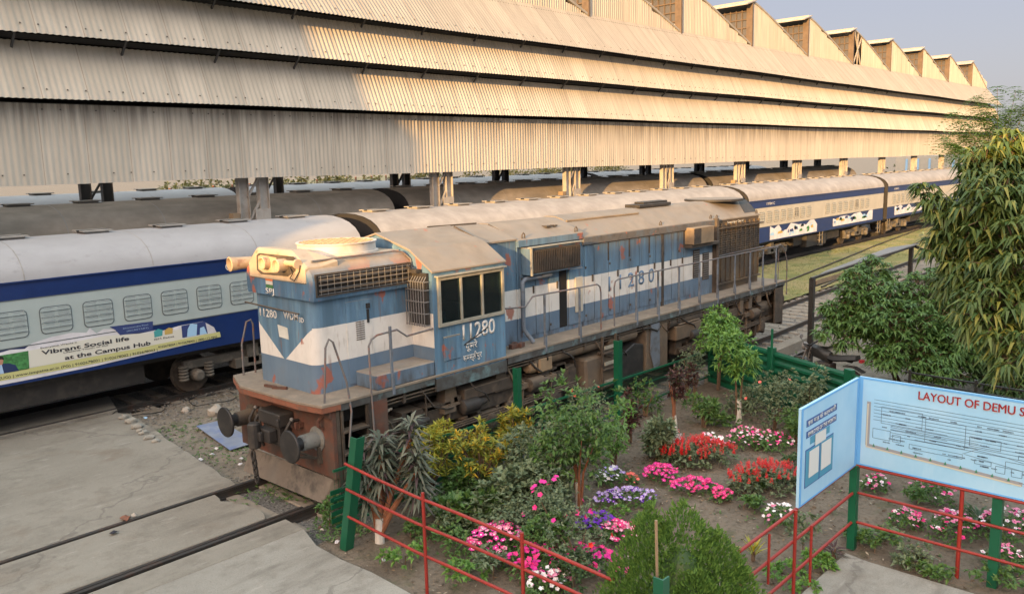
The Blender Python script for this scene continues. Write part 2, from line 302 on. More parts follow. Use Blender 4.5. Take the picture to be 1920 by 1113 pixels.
# ------------------------------------------------------------------ mesh builder
class MB:
    def __init__(s): s.v = []; s.f = []; s.mi = []; s.mats = []; s.cur = 0
    def mat(s, m):
        m = M[m] if isinstance(m, str) else m
        if m not in s.mats: s.mats.append(m)
        s.cur = s.mats.index(m); return s
    def add(s, vs, fs):
        o = len(s.v); s.v += [tuple(v) for v in vs]
        for f in fs: s.f.append(tuple(i+o for i in f)); s.mi.append(s.cur)
        return s
    def quad(s, a, b, c, d): return s.add([a, b, c, d], [(0, 1, 2, 3)])
    def box(s, x0, x1, y0, y1, z0, z1):
        vs = [(x, y, z) for x in (x0, x1) for y in (y0, y1) for z in (z0, z1)]
        return s.add(vs, [(0, 1, 3, 2), (4, 6, 7, 5), (0, 4, 5, 1), (2, 3, 7, 6), (0, 2, 6, 4), (1, 5, 7, 3)])
    def obox(s, c, ax, ay, az, hx, hy, hz):
        c, ax, ay, az = Vector(c), Vector(ax).normalized()*hx, Vector(ay).normalized()*hy, Vector(az).normalized()*hz
        vs = [c+ax*i+ay*j+az*k for i in (-1, 1) for j in (-1, 1) for k in (-1, 1)]
        return s.add(vs, [(0, 1, 3, 2), (4, 6, 7, 5), (0, 4, 5, 1), (2, 3, 7, 6), (0, 2, 6, 4), (1, 5, 7, 3)])
    def bar(s, a, b, w, h=None, up=(0, 0, 1)):
        a, b = Vector(a), Vector(b); d = b-a; u = Vector(up)
        if abs(d.normalized().dot(u)) > .95: u = Vector((1, 0, 0))
        sd_ = d.cross(u).normalized(); u2 = sd_.cross(d).normalized()
        return s.obox((a+b)/2, d, sd_, u2, d.length/2, w/2, (h or w)/2)
    def tube(s, pts, r, n=7, cap=True, r1=None):
        pts = [Vector(p) for p in pts]; k = len(pts); o = len(s.v); rings = []
        prev = None
        for i, p in enumerate(pts):
            t = (pts[min(i+1, k-1)]-pts[max(i-1, 0)]).normalized()
            if prev is None:
                a = Vector((0, 0, 1)) if abs(t.z) < .9 else Vector((1, 0, 0)); x = t.cross(a).normalized()
            else: x = (prev-t*prev.dot(t)).normalized()
            prev = x; y = t.cross(x)
            rr = r if r1 is None else r+(r1-r)*i/(k-1)
            rings.append([p+(x*math.cos(2*math.pi*j/n)+y*math.sin(2*math.pi*j/n))*rr for j in range(n)])
        vs = [v for rg in rings for v in rg]; fs = []
        for i in range(k-1):
            for j in range(n): fs.append((i*n+j, i*n+(j+1) % n, (i+1)*n+(j+1) % n, (i+1)*n+j))
        if cap: fs += [tuple(range(n))[::-1], tuple(range((k-1)*n, k*n))]
        return s.add(vs, fs)
    def lathe(s, c, axis, prof, n=20, cap=True):
        """prof: (distance along axis, radius)"""
        c = Vector(c); ax = Vector(axis).normalized(); a = Vector((0, 0, 1)) if abs(ax.z) < .9 else Vector((1, 0, 0))
        x = ax.cross(a).normalized(); y = ax.cross(x); vs = []; fs = []
        for d, r in prof:
            vs += [c+ax*d+(x*math.cos(2*math.pi*j/n)+y*math.sin(2*math.pi*j/n))*r for j in range(n)]
        for i in range(len(prof)-1):
            for j in range(n): fs.append((i*n+j, i*n+(j+1) % n, (i+1)*n+(j+1) % n, (i+1)*n+j))
        if cap: fs += [tuple(range(n))[::-1], tuple(range((len(prof)-1)*n, len(prof)*n))]
        return s.add(vs, fs)
    def prism(s, poly, d):
        """polygon (3-D points) pushed by vector d"""
        d = Vector(d); n = len(poly); vs = [Vector(p) for p in poly]+[Vector(p)+d for p in poly]
        fs = [tuple(range(n))[::-1], tuple(range(n, 2*n))]+[(i, (i+1) % n, n+(i+1) % n, n+i) for i in range(n)]
        return s.add(vs, fs)
    def loft(s, secs, cap=True, close=True):
        n = len(secs[0]); vs = [p for sc in secs for p in sc]; fs = []
        for i in range(len(secs)-1):
            for j in range(n if close else n-1): fs.append((i*n+j, i*n+(j+1) % n, (i+1)*n+(j+1) % n, (i+1)*n+j))
        if cap: fs += [tuple(range(n))[::-1], tuple(range((len(secs)-1)*n, len(secs)*n))]
        return s.add(vs, fs)
    def sphere(s, c, r, n=10, m=6, sc=(1, 1, 1)):
        prof = [(-math.cos(math.pi*i/m)*r, max(.001, math.sin(math.pi*i/m)*r)) for i in range(m+1)]
        o = len(s.v); s.lathe((0, 0, 0), (0, 0, 1), prof, n, False)
        for i in range(o, len(s.v)):
            v = s.v[i]; s.v[i] = (c[0]+v[0]*sc[0], c[1]+v[1]*sc[1], c[2]+v[2]*sc[2])
        return s
    def leaf(s, p, d, L, W, droop=.25, roll=0.):
        p, d = Vector(p), Vector(d).normalized()
        a = Vector((0, 0, 1)) if abs(d.z) < .95 else Vector((1, 0, 0))
        sx = d.cross(a).normalized()
        if roll: sx = Quaternion(d, roll) @ sx
        up = sx.cross(d).normalized()
        m_ = p+d*L*.5-up*W*.12; t = p+d*L-Vector((0, 0, 1))*droop*L
        l_ = p+d*L*.45+sx*W*.5+up*W*.1; r_ = p+d*L*.45-sx*W*.5+up*W*.1
        return s.add([p, l_, m_, r_, t], [(0, 1, 2), (0, 2, 3), (1, 4, 2), (2, 4, 3)])
    def build(s, name, parent=None, smooth=None, bevel=0, local=None):
        me = bpy.data.meshes.new(name); me.from_pydata([tuple(v) for v in s.v], [], s.f)
        for m_ in s.mats: me.materials.append(m_)
        if len(s.mats) > 1: me.polygons.foreach_set('material_index', s.mi)
        if smooth is not None:
            me.polygons.foreach_set('use_smooth', [True]*len(me.polygons)); me.set_sharp_from_angle(angle=R(smooth))
        me.update()
        o = bpy.data.objects.new(name, me); COL.objects.link(o)
        if parent is not None: o.parent = parent
        if bevel:
            b = o.modifiers.new('bevel', 'BEVEL'); b.width = bevel; b.segments = 1; b.limit_method = 'ANGLE'; b.angle_limit = R(40)
        return o
def tag(o, label=None, cat=None, group=None, kind=None):
    if label: o['label'] = label
    if cat: o['category'] = cat
    if group: o['group'] = group
    if kind: o['kind'] = kind
    return o
def thing(name, label, cat, loc=(0, 0, 0), rz=0, group=None):
    o = bpy.data.objects.new(name, None); COL.objects.link(o); o.empty_display_size = .3
    o.location = loc; o.rotation_euler = (0, 0, rz); return tag(o, label, cat, group)
def kids(o): return [c for c in bpy.data.objects if c.parent == o]
def copy_tree(o, parent=None):
    c = o.copy(); COL.objects.link(c); c.parent = parent
    for ch in kids(o): copy_tree(ch, c)
    return c
def text(name, body, origin, udir, vdir, height, mat, parent, width=None, bold=0., align='LEFT', depth=.002, lift=.004):
    """letters as thin solid shapes lying on a surface: udir = reading direction, vdir = up"""
    cu = bpy.data.curves.new(name, 'FONT'); cu.body = body; cu.size = 1; cu.offset = bold; cu.resolution_u = 3; cu.align_x = align
    tmp = bpy.data.objects.new(name, cu); COL.objects.link(tmp)
    dg = bpy.context.evaluated_depsgraph_get(); dg.update()
    me = bpy.data.meshes.new_from_object(tmp.evaluated_get(dg)); bpy.data.objects.remove(tmp); bpy.data.curves.remove(cu)
    u, v = Vector(udir).normalized(), Vector(vdir).normalized(); nrm = u.cross(v)
    xs = [q.co.x for q in me.vertices] or [0, 1]; w0 = max(xs)-min(xs) or 1
    sx = (width/w0) if width else height/.7; sy = height/.7
    for q in me.vertices:
        q.co = Vector(origin)+u*(q.co.x*sx)+v*(q.co.y*sy)+nrm*(q.co.z+lift)
    me.name = name; me.materials.clear(); me.materials.append(M[mat])
    o = bpy.data.objects.new(name, me); COL.objects.link(o); o.parent = parent
    sol = o.modifiers.new('thickness', 'SOLIDIFY'); sol.thickness = depth; sol.offset = 1
    return o
# ================================================================== ground, tracks
def sheet(name, x0, x1, y0, y1, z, mat, nx=2, ny=2, amp=0., edge=None):
    mb = MB().mat(mat); vs = []; fs = []
    for i in range(nx+1):
        for j in range(ny+1):
            x = x0+(x1-x0)*i/nx; y = y0+(y1-y0)*j/ny
            if edge: x, y = edge(x, y, i, j, nx, ny)
            vs.append((x, y, z+random.uniform(-amp, amp)))
    for i in range(nx):
        for j in range(ny): a = i*(ny+1)+j; fs.append((a, a+ny+1, a+ny+2, a+1))
    mb.add(vs, fs); return tag(mb.build(name, smooth=60), kind='structure')
sheet('ground', -900, 1500, -900, 1500, -.30, 'dirt')
# yard surface with small relief round the track, garden soil, ballast, grass verge
sheet('yard_ground', -1.2, 16, .9, 7.0, -.13, 'dirt', 120, 50, .018)
sheet('track_bed', -.9, 60, -2.3, .95, -.17, 'ballast', 240, 14, .02)
sheet('garden_soil', -.95, 13, -13, -2.0, -.06, 'soil', 120, 100, .018)
sheet('coach_track_bed', -1, 75, 6.0, 24, -.22, 'ballast', 150, 30, .02)
sheet('grass_verge', 13, 75, 1.6, 6.9, -.10, 'verge', 150, 20, .02)
sheet('path', 16, 75, -2.6, 1.2, -.155, 'dirt', 120, 8, .015)
def slab(name, poly, z, th, mat, bevel=.012):
    mb = MB().mat(mat); mb.prism([(x, y, z-th) for x, y in poly], (0, 0, th))
    return tag(mb.build(name, bevel=bevel), kind='structure')
def rough(poly, n=9, a=.04):
    out = []
    for i in range(len(poly)):
        p, q = Vector(poly[i]), Vector(poly[(i+1) % len(poly)])
        out.append(tuple(p))
        if (q-p).length < 30 and p.x > -20:
            for k in range(1, n): t = k/n; out.append((p.x+(q.x-p.x)*t+random.uniform(-a, a)*1., p.y+(q.y-p.y)*t))
    return out
slab('concrete_crossing', [(-40, .925), (-.55, .925)]+[(-.55+.62*t+random.uniform(-.025, .025), .95+5.95*t) for t in [i/22 for i in range(1, 22)]]+[(-.1, 6.95), (-40, 6.95)], -.005, .28, 'concrete')
slab('concrete_crossing_middle', [(-40, -.69), (-.95, -.69)]+[(-.95+.12*math.sin(t*5)+random.uniform(-.05, .05), -.69+1.45*t) for t in [i/10 for i in range(1, 10)]]+[(-1.0, .81), (-40, .81)], -.012, .28, 'concrete')
slab('concrete_crossing_side', [(-40, -1.50), (-.80, -1.50), (-.78, -.98), (-40, -.98)], -.004, .28, 'concrete')
slab('concrete_walkway', [(-40, -14), (-.98, -14)]+[(-.98+.02*math.sin(k*2)+random.uniform(-.02, .02), -13.9+k*.62) for k in range(20)]+[(-.80, -1.515), (-40, -1.515)], 0, .28, 'concrete2')
slab('concrete_crossing_far', [(-40, 7.22), (.0, 7.22), (.35, 8.6), (-40, 8.6)], -.01, .2, 'concrete')
p1 = at_z(1585, 1035); p2 = at_z(1500, 1113)
slab('concrete_path', [(p1.x, p1.y), (3.45, -8.2), (3.42, -14), (-.97, -14), (-.97, -9.3), (.6, -8.75), (p2.x, p2.y)], 0, .25, 'concrete2')

def track(name, label, pts, sleepers, z=0., group='railway tracks', gap=.62):
    root = thing(name, label, 'railway track', (pts[0][0], pts[0][1], 0), group=group)
    off = Vector((pts[0][0], pts[0][1], 0)); P = [Vector((x, y, 0)) for x, y in pts]
    prof = [(-.035, 0), (-.036, -.03), (-.009, -.045), (-.009, -.13), (-.065, -.15), (.065, -.15), (.009, -.13), (.009, -.045), (.036, -.03), (.035, 0)]
    for s in (-1, 1):
        mb = MB().mat('railtop'); secs = []
        for i, p in enumerate(P):
            t = (P[min(i+1, len(P)-1)]-P[max(i-1, 0)]).normalized(); nn = Vector((-t.y, t.x, 0))
            secs.append([p-off+nn*(s*.873+a)+Vector((0, 0, z+b)) for a, b in prof])
        mb.loft(secs); mb.build('rail', root)
    i0 = 0; dist = 0; last = -9; n = 0
    L = [(P[i+1]-P[i]).length for i in range(len(P)-1)]; tot = sum(L); mb = None
    s0, s1 = sleepers
    s = s0
    while s < min(s1, tot) and n < 90:
        a = s; k = 0
        while k < len(L)-1 and a > L[k]: a -= L[k]; k += 1
        t = (P[k+1]-P[k]).normalized(); c = P[k]+t*a-off; nn = Vector((-t.y, t.x, 0))
        sl = MB().mat('sleeper'); sl.obox(c+Vector((0, 0, z-.20+random.uniform(-.008, .008))), t, nn, (0, 0, 1), .115, 1.37+random.uniform(-.03, .03), .055)
        sl.build('sleeper', root, bevel=.01); s += gap; n += 1
    return root
track('railway_track', 'railway track under the blue diesel locomotive, sunk in the concrete crossing', [(-45, 0), (0, 0), (16, 0), (60, 1.2), (110, 3)], (44.3, 100))
track('railway_track', 'railway track under the nearest row of blue and grey coaches', [(-45, 8.2), (110, 8.2)], (44.5, 70))
track('railway_track', 'rusty siding curving away through the grass beyond the locomotive', [(26, 2.6), (34, 3.5), (44, 4.7), (56, 5.9), (70, 6.6)], (.5, 45), -.03)
tag(MB().mat('railtop').box(-45, -.35, -.80, -.745, -.09, -.008).build('check_rail'), 'check rail beside the running rail in the concrete crossing', 'check rail')
# ================================================================== train shed
shed = thing('train_shed', 'long open train shed of corrugated tiers with saw-tooth skylights over the coaches', 'train shed', (0, 10.2, 0))
SX0, SX1, OY = -28.0, 89.0, 10.2
def corr(name, yb, zb, yt, zt, mat, pitch=.15, amp=.015, x0=SX0, x1=SX1, bolts=(), wav=.0):
    mb = MB().mat(mat); n = int((x1-x0)/pitch*4); d = Vector((0, yt-yb, zt-zb)).normalized(); nrm = Vector((0, -d.z, d.y)).normalized()
    if nrm.y > 0: nrm = -nrm
    vs = []; fs = []
    for i in range(n+1):
        x = x0+(x1-x0)*i/n; o = nrm*(amp*(1, 0, -1, 0)[i % 4]); k = math.sin(math.floor(x/1.05)*12.99)*.014
        vs += [Vector((x, yb-OY, zb+k))+o, Vector((x, yt-OY, zt))+o]
    fs = [(2*i, 2*i+2, 2*i+3, 2*i+1) for i in range(n)]
    mb.add(vs, fs)
    mb.mat('bolt')
    for t, sp in bolts:
        x = x0
        while x < min(x1, 45):
            c = Vector((x+random.uniform(-.1, .1), yb-OY+(yt-yb)*t, zb+(zt-zb)*t))+nrm*(amp+.004)
            mb.obox(c, (1, 0, 0), d, nrm, .016, .016, .008); x += random.choice((sp, sp*.7, sp*1.3))
    return mb.build(name, shed, smooth=75)
corr('lower_cladding', 10.2, 5.05, 10.2, 6.98, 'sheetlow', bolts=((.93, .75), (.13, .75)))
corr('louvre_tier', 9.72, 7.06, 10.3, 8.42, 'sheet', bolts=((.16, .5),))
corr('louvre_tier', 9.62, 8.52, 10.2, 9.78, 'sheet', bolts=((.16, .5),))
corr('roof_tier', 9.45, 9.80, 10.95, 11.55, 'sheetroof', bolts=((.12, .5),))
mb = MB().mat('steeldark')
for y, z in ((10.42, 6.9), (10.5, 8.5), (10.5, 9.85), (10.35, 7.5), (10.3, 8.95), (10.3, 10.3)): mb.box(SX0, SX1, y-OY, y-OY+.07, z, z+.12)
mb.build('purlin', shed)
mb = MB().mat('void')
mb.box(SX0, SX1, .62, .66, 5.3, 11.4); mb.build('gap_shade_sheet', shed)  # black sheet behind the tiers, painted shade for the gaps between them
x = SX0+25.1
while x < 60:
    for z in (8.3, 9.65): MB().mat('steeldark').bar((x, .5, z-.5), (x, -.35, z+.30), .05).build('louvre_bracket', shed)
    x += 2.52
corr('back_cladding', 16.3, 5.12, 16.3, 11.5, 'sheet', pitch=.5)
PIT = 7.56; TX = [15.05+PIT*k for k in range(-5, 10)]
for ti, x0 in enumerate(TX):
    if x0+PIT < 8: continue
    x1 = x0+PIT if ti < len(TX)-1 else 89.0
    zt, zb = 13.98-.02*max(0, ti-7), 11.5
    def prof(t): return zt-(zt-zb-.04)*(t**1.12)
    open_bay = ti == 10
    mb = MB().mat('sheet'); n = int(PIT/.15*4); vs = []; xs0 = x0+(1.7 if open_bay else 0)
    for i in range(n+1):
        x = xs0+(x1-xs0)*i/n; t = (x-x0)/(PIT); k = math.floor((x-x0)/1.0)+.5
        jag = random.Random(int(k*7+ti*31)).uniform(-.10, .05)
        o = .022*(1, 0, -1, 0)[i % 4]
        vs += [(x, .75+o, zb-.12), (x, .75+o, max(zb-.1, prof(min(1, max(0, (k)/PIT)))*.55+prof(min(1, t))*.45+jag))]
    mb.add(vs, [(2*i, 2*i+2, 2*i+3, 2*i+1) for i in range(n)]); mb.build('gable_panel', shed, smooth=75)
    # curved roof behind the gable
    mb = MB().mat('sheetroof'); vs = []
    for i in range(9):
        t = i/8; vs += [(x0+(x1-x0)*t, .70, prof(t)+.05), (x0+(x1-x0)*t, 6.2, prof(t)+.05), (x0+(x1-x0)*t, 6.2, prof(t)-.05), (x0+(x1-x0)*t, .70, prof(t)-.05)]
    mb.loft([vs[4*i:4*i+4] for i in range(9)]); mb.build('tooth_roof', shed)
    win = MB().mat('pane'); win.box(x0+.02, x0+.05, .95, 6.1, zb, zt-.5); wo = win.build('skylight_window', shed)
    fr = MB().mat('timber')
    for k in range(15): fr.box(x0-.04, x0+.015, .95+k*.36, .95+k*.36+.05, zb, zt-.45)
    for k in range(5): fr.box(x0-.05, x0+.01, .95, 6.1, zb+.1+k*.45, zb+.15+k*.45)
    fr.box(x0-.06, x0+.06, .74, .93, zb-.1, zt-.1)
    fr.build('window_frame', wo)
    fa = MB().mat('timber'); fa.box(x0-.10, x0+.02, .66, 1.02, zb-.1, zt-.08); fa.build('corner_post', shed)
    ea = MB().mat('steelgrey'); ea.prism([(x0-.75, .62, zt-.30), (x0+.35, .62, zt+.02), (x0+.35, .62, zt+.08), (x0-.75, .62, zt-.23)], (0, 5.6, 0)); ea.build('skylight_eave', shed)
    if open_bay:
        tb = MB().mat('steelgrey'); tb.bar((x0+.15, .75, zb), (x0+1.6, .75, prof(.2)-.05), .07); tb.bar((x0+1.6, .75, zb), (x0+.2, .75, zt-.1), .07); tb.bar((x0+.9, .75, zb), (x0+.9, .75, prof(.1)), .06)
        tb.build('gable_truss', shed)
def column(x, y, mat, tall=5.1, w=.62):
    mb = MB().mat(mat); yy = y-OY
    for dx in (-.33, .33):
        mb.box(x+dx-.16, x+dx-.14, yy-.1, yy+.1, 0, tall); mb.box(x+dx+.14, x+dx+.16, yy-.1, yy+.1, 0, tall); mb.box(x+dx-.14, x+dx+.14, yy-.012, yy+.012, 0, tall)
    c = mb.build('column', shed)
    lc = MB().mat(mat)
    for k in range(7): z = .3+k*.7; lc.bar((x-.2, yy-.05, z), (x+.2, yy-.05, z+.6), .06)
    lc.build('lacing', c)
    for z in (3.95, 1.8): MB().mat(mat).box(x-.02, x+.48, yy-.125, yy-.105, z-.19, z+.19).build('batten_plate', c)
for k in range(-3, 12):
    column(5.75+PIT*k, 10.62, 'steelgrey')
    if k < 10: column(3.25+6.2*(k), 15.75, 'steeldark')
for k in (0, 2, 4): x = 5.75+PIT*k; MB().mat('tan').box(x-.75, x-.52, .3, .55, 3.5, 4.05).build('junction_box', shed)

# ================================================================== coaches
def coach(x0, x1, yc, z0, label, roofm, kind, near=True, ridge=3.95, wins=None, group='passenger coaches'):
    L = x1-x0; root = thing('passenger_coach', label, 'train coach', ((x0+x1)/2, yc, z0), group=group); h = L/2
    arch = [(1.62, 3.2), (1.60, 3.33), (1.52, 3.48), (1.36, 3.64), (1.1, 3.78), (.75, 3.88), (.38, 3.935), (0, 3.95)]
    arch = [(y, 3.2+(z-3.2)*(ridge-3.2)/.75) for y, z in arch]
    full = arch+[(-y, z) for y, z in arch[-2::-1]]
    mb = MB().mat('cblue')
    for s in ((-1, 1) if near else (-1,)):
        Y = s*1.62
        for (za, zb, m) in ((1.14, 1.9, 'cblue'), (1.9, 2.84, kind), (2.84, 3.2, 'cblue')):
            mb.mat(m).quad((-h, Y, za), (h, Y, za), (h, Y, zb), (-h, Y, zb))
    mb.mat('cblue').quad((-h, 1.62, 1.14), (h, 1.62, 1.14), (h, 1.62, 3.2), (-h, 1.62, 3.2))
    mb.mat('cdark')
    for X in (-h, h): mb.add([(X, y, z) for y, z in full]+[(X, -1.62, 1.14), (X, 1.62, 1.14)], [tuple(range(len(full)+2))])
    mb.quad((-h, -1.62, 1.14), (h, -1.62, 1.14), (h, 1.62, 1.14), (-h, 1.62, 1.14))
    mb.build('body', root)
    for k in range(1, int(L/2.6)):   # roof sheet seams
        X = -h+k*2.6; sm = MB().mat('vent'); sm.loft([[(X+d, y*1.014, z+.0135) for y, z in full] for d in (-.012, .012)], cap=False, close=False); sm.build('roof_seam', root)
    rf = MB().mat(roofm); rf.loft([[(X, y*1.012, z+.012) for y, z in full] for X in [-h+(2*h)*i/12 for i in range(13)]], cap=False, close=False)
    ro = rf.build('roof', root, smooth=50)
    for k in range(int(L/1.75)):
        X = -h+1.0+k*1.75; vt = MB().mat('vent')
        for s in (-1, 1):
            yv = .12*s
            vt.box(X-.26, X+.26, yv-.12, yv+.12, ridge-.01, ridge+.05); vt.box(X-.33, X+.33, yv-.2, yv+.2, ridge+.049, ridge+.075)
        vt.build('roof_vent', ro)
    if not near: return root
    # vestibule
    for s in (-1, 1): v = MB().mat('cdark'); v.box(s*h-.28 if s > 0 else s*h-.30, s*h+.30 if s > 0 else s*h+.28, -.55, .55, 1.2, 3.45); v.build('vestibule', root)
    v = MB().mat('cline'); v.box(-h, h, -1.632, -1.6225, 1.885, 1.905); v.box(-h, h, -1.63, -1.6225, 2.835, 2.85); v.build('body_moulding', root)
    g = MB().mat('cblue'); g.box(-h, h, -1.66, -1.6225, 3.185, 3.215); g.build('rain_gutter', root)
    # windows
    for X, wide, dark in (wins or []):
        X -= (x0+x1)/2; z1, z2, w2 = 2.07, 2.63, wide/2
        def rr(w_, za, zb, r, y):
            pts = []
            for cx, cz, a0 in ((w_-r, zb-r, 0), (-w_+r, zb-r, 90), (-w_+r, za+r, 180), (w_-r, za+r, 270)):
                for k in range(4): a = R(a0+30*k); pts.append((X+cx+r*math.cos(a), y, cz+r*math.sin(a)))
            return pts
        wf = MB().mat('cline'); wf.prism(rr(w2, z1, z2, .09, -1.6215), (0, -.008, 0)); wf.mat(kind); wf.prism(rr(w2-.018, z1+.018, z2-.018, .08, -1.63), (0, -.004, 0))
        wo = wf.build('window', root)
        sh = MB().mat('pane' if dark else 'shut')
        for s in (-1, 1):
            for k in range(7):
                z = z1+.11+k*.067
                sh.quad((X+s*w2*.47-w2*.36, -1.637, z), (X+s*w2*.47+w2*.36, -1.637, z), (X+s*w2*.47+w2*.36, -1.655, z+.028), (X+s*w2*.47-w2*.36, -1.655, z+.028))
        sh.build('shutter', wo)
        br = MB().mat('cline')
        for k in range(4): br.tube([(X-w2*.95, -1.66, z1+.12+k*.115), (X+w2*.95, -1.66, z1+.12+k*.115)], .006, 5)
        br.build('window_bar', wo)
    # bogies
    for bx in (-h+3.3, h-3.3):
        b = MB().mat('bogie')
        b.box(bx-1.75, bx+1.75, -1.17, -1.02, .62, .82); b.box(bx-.5, bx+.5, -1.3, -.95, .42, .66); b.box(bx-.16, bx+.16, -1.3, 1.3, .5, 1.0)
        b.box(bx-1.75, bx+1.75, 1.02, 1.17, .62, .82)
        bo = b.build('bogie', root, bevel=.01)
        for dx in (-1.45, 1.45):
            for s in (-1, 1):
                wl = MB().mat('grime'); wl.lathe((bx+dx, s*.84-.065, .455), (0, 1, 0), [(0, .455), (.06, .455), (.10, .49), (.13, .49)], 20); wl.build('wheel', bo)
            ax = MB().mat('bogie'); ax.lathe((bx+dx, -1.36, .455), (0, 1, 0), [(0, .09), (.05, .14), (.3, .15)], 12); ax.build('axle_box', bo)
            for sx in (-.32, .32):
                sp = MB().mat('bogie')
                for k in range(5): sp.lathe((bx+dx+sx, -1.16, .36+k*.075), (0, 0, 1), [(0, .10), (.02, .12), (.04, .12), (.06, .10)], 10)
                sp.build('coil_spring', bo, smooth=40)
    u = MB().mat('grimedark'); u.box(-h+6, h-6, -1.2, 1.2, .55, 1.0); u.box(-h+.1, h-.1, -1.3, 1.3, .98, 1.13); u.box(-2, .6, -1.45, -1.1, .4, 1.0); u.build('underframe', root)
    for lx in (-h+.5, h-.5, -.4):
        ld_ = MB().mat('bogie')
        for dx in (-.2, .2): ld_.box(lx+dx-.02, lx+dx+.02, -1.6, -1.55, .35, 1.14)
        for z in (.38, .65, .92): ld_.box(lx-.18, lx+.18, -1.62, -1.45, z, z+.03)
        ld_.build('entrance_step', root)
    return root
W0 = [(-1.25+.838*k, .62, False) for k in range(-8, 9)]
cA = coach(-14.75, 6.6, 8.22, 0, 'blue and grey coach with torn college advertisement beside the locomotive nose', 'silver', 'cgrey', wins=W0)
cB = coach(7.35, 28.7, 8.22, 0, 'coach with pale silver roof mostly hidden behind the locomotive', 'silverdirty', 'ccream', wins=[(26.2+.75*k, .55, False) for k in range(3)])
cC = coach(29.2, 47.45, 8.22, 0, 'blue and cream sunlit coach beyond the tail of the locomotive', 'silverdirty', 'ccream', wins=[(30.6+.78*k, .56, k == 5) for k in range(8)]+[(38.6+.86*k, .56, k == 5) for k in range(8)])
cD = coach(48.2, 69.5, 8.22, 0, 'farthest blue and cream coach of the near row, half behind the tree', 'silverdirty', 'ccream', wins=[(49.4+.85*k, .56, False) for k in range(12)])
for i, (a, b) in enumerate(((-9.6, 11.7), (12.4, 33.7), (34.4, 55.7))):
    coach(a, b, 13.0, .5, ('dust brown coach roof under the shed, nearest of its row', 'dust brown coach roof under the shed past the first gap', 'dust brown coach roof at the far end under the shed')[i], 'browndusty', 'ccream', False, 3.98, group='coaches standing under the shed')
for i, (a, b) in enumerate(((-12.6, 8.7), (9.4, 30.7), (31.4, 52.7))):
    coach(a, b, 18.2, .66, ('pale roofed coach behind the shed, nearest of the third row', 'pale roofed coach behind the shed past the blue gap', 'pale roofed coach farthest along behind the shed')[i], 'silver', 'ccream', False, 3.98, group='coaches standing behind the shed')
# torn advertisement on coach A
YB = 6.598
ad = thing('torn_advertisement', 'torn paper college advertisement pasted along the lower side of the nearest coach', 'poster', (0, YB, 1.1))
def flat(mat, pts, lift, name, parent=ad, th=.002):
    mb = MB().mat(mat); mb.prism([(x, -lift, z-1.1) for x, z in pts], (0, -th, 0)); return mb.build(name, parent)
top = [(2.15, 1.62), (1.9, 1.80), (1.3, 1.79), (.9, 1.74), (.75, 1.78), (.1, 1.75), (.0, 1.93), (-.35, 1.99), (-.5, 1.92), (-.62, 2.06), (-.7, 1.97), (-1.0, 2.02), (-1.35, 2.0), (-1.75, 1.93), (-1.9, 1.84), (-2.15, 1.87), (-2.5, 1.82), (-2.75, 1.77), (-3.3, 1.80), (-9, 1.78)]
flat('bannerwhite', [(-9, 1.17), (-2, 1.20), (-.6, 1.22), (1.0, 1.30), (2.25, 1.36)]+top, .006, 'torn_sheet')
flat('banner', [(-9, 1.42), (1.98, 1.46), (1.95, 1.70), (.95, 1.71), (-.35, 1.84), (-1.8, 1.79), (-9, 1.75)], .010, 'printed_sheet')
flat('bannerstrip', [(-9, 1.28), (-.5, 1.28), (2.3, 1.36), (2.28, 1.49), (.2, 1.44), (-9, 1.42)], .013, 'contact_strip')
flat('navy', [(-.22, 2.02), (.72, 1.99), (.70, 1.78), (-.02, 1.80), (-.1, 1.92)], .012, 'blue_corner')
gp = flat('bannergreen', [(-9, 1.42), (-1.86, 1.42), (-1.84, 1.79), (-9, 1.76)], .013, 'photo_panel')
flat('suit', [(-2.55, 1.42), (-2.05, 1.42), (-2.10, 1.55), (-2.2, 1.60), (-2.32, 1.62), (-2.5, 1.60), (-2.58, 1.52)], .016, 'suit_shape', gp)
flat('shirt', [(-2.42, 1.42), (-2.32, 1.42), (-2.34, 1.60), (-2.40, 1.60)], .0185, 'shirt_shape', gp)
flat('skin', [(-2.44, 1.60), (-2.33, 1.60), (-2.30, 1.68), (-2.33, 1.74), (-2.43, 1.74), (-2.46, 1.67)], .0185, 'face_shape', gp)
flat('hair', [(-2.47, 1.68), (-2.44, 1.71), (-2.33, 1.71), (-2.29, 1.69), (-2.30, 1.76), (-2.38, 1.785), (-2.46, 1.76)], .021, 'hair_shape', gp)
lb = flat('navy', [(1.36, 1.50), (1.98, 1.50), (1.94, 1.80), (1.36, 1.78)], .013, 'photo_panel')
flat('lightblue', [(1.47, 1.50), (1.70, 1.50), (1.74, 1.76), (1.58, 1.80), (1.50, 1.68)], .016, 'shirt_shape', lb)
flat('lightblue', [(1.78, 1.50), (1.96, 1.50), (1.90, 1.68), (1.80, 1.66)], .016, 'shirt_shape', lb)
flat('teal', [(.72, 1.62), (.90, 1.63), (.92, 1.76), (.82, 1.80), (.72, 1.76)], .013, 'emblem')
flat('ochre', [(.96, 1.64), (1.14, 1.64), (1.16, 1.76), (1.06, 1.79), (.96, 1.74)], .013, 'emblem')
def adtext(body, x0, x1, z, h, mat='inkblack', bold=.0):
    text('lettering', body, (x0, -.016, z-1.1), (1, 0, 0), (0, 0, 1), h, mat, ad, width=x1-x0, bold=bold, lift=0)
adtext('Everyone Wants a', -1.62, -.92, 1.79, .032)
adtext('Vibrant Social life', -1.6, .17, 1.66, .085, bold=.02)
adtext('Lifetime Youth of the', -1.2, -.3, 1.615, .03)
adtext('at the Campus Hub', -1.18, .62, 1.475, .085, bold=.02)
adtext('ISM Patna', .70, 1.16, 1.555, .04)
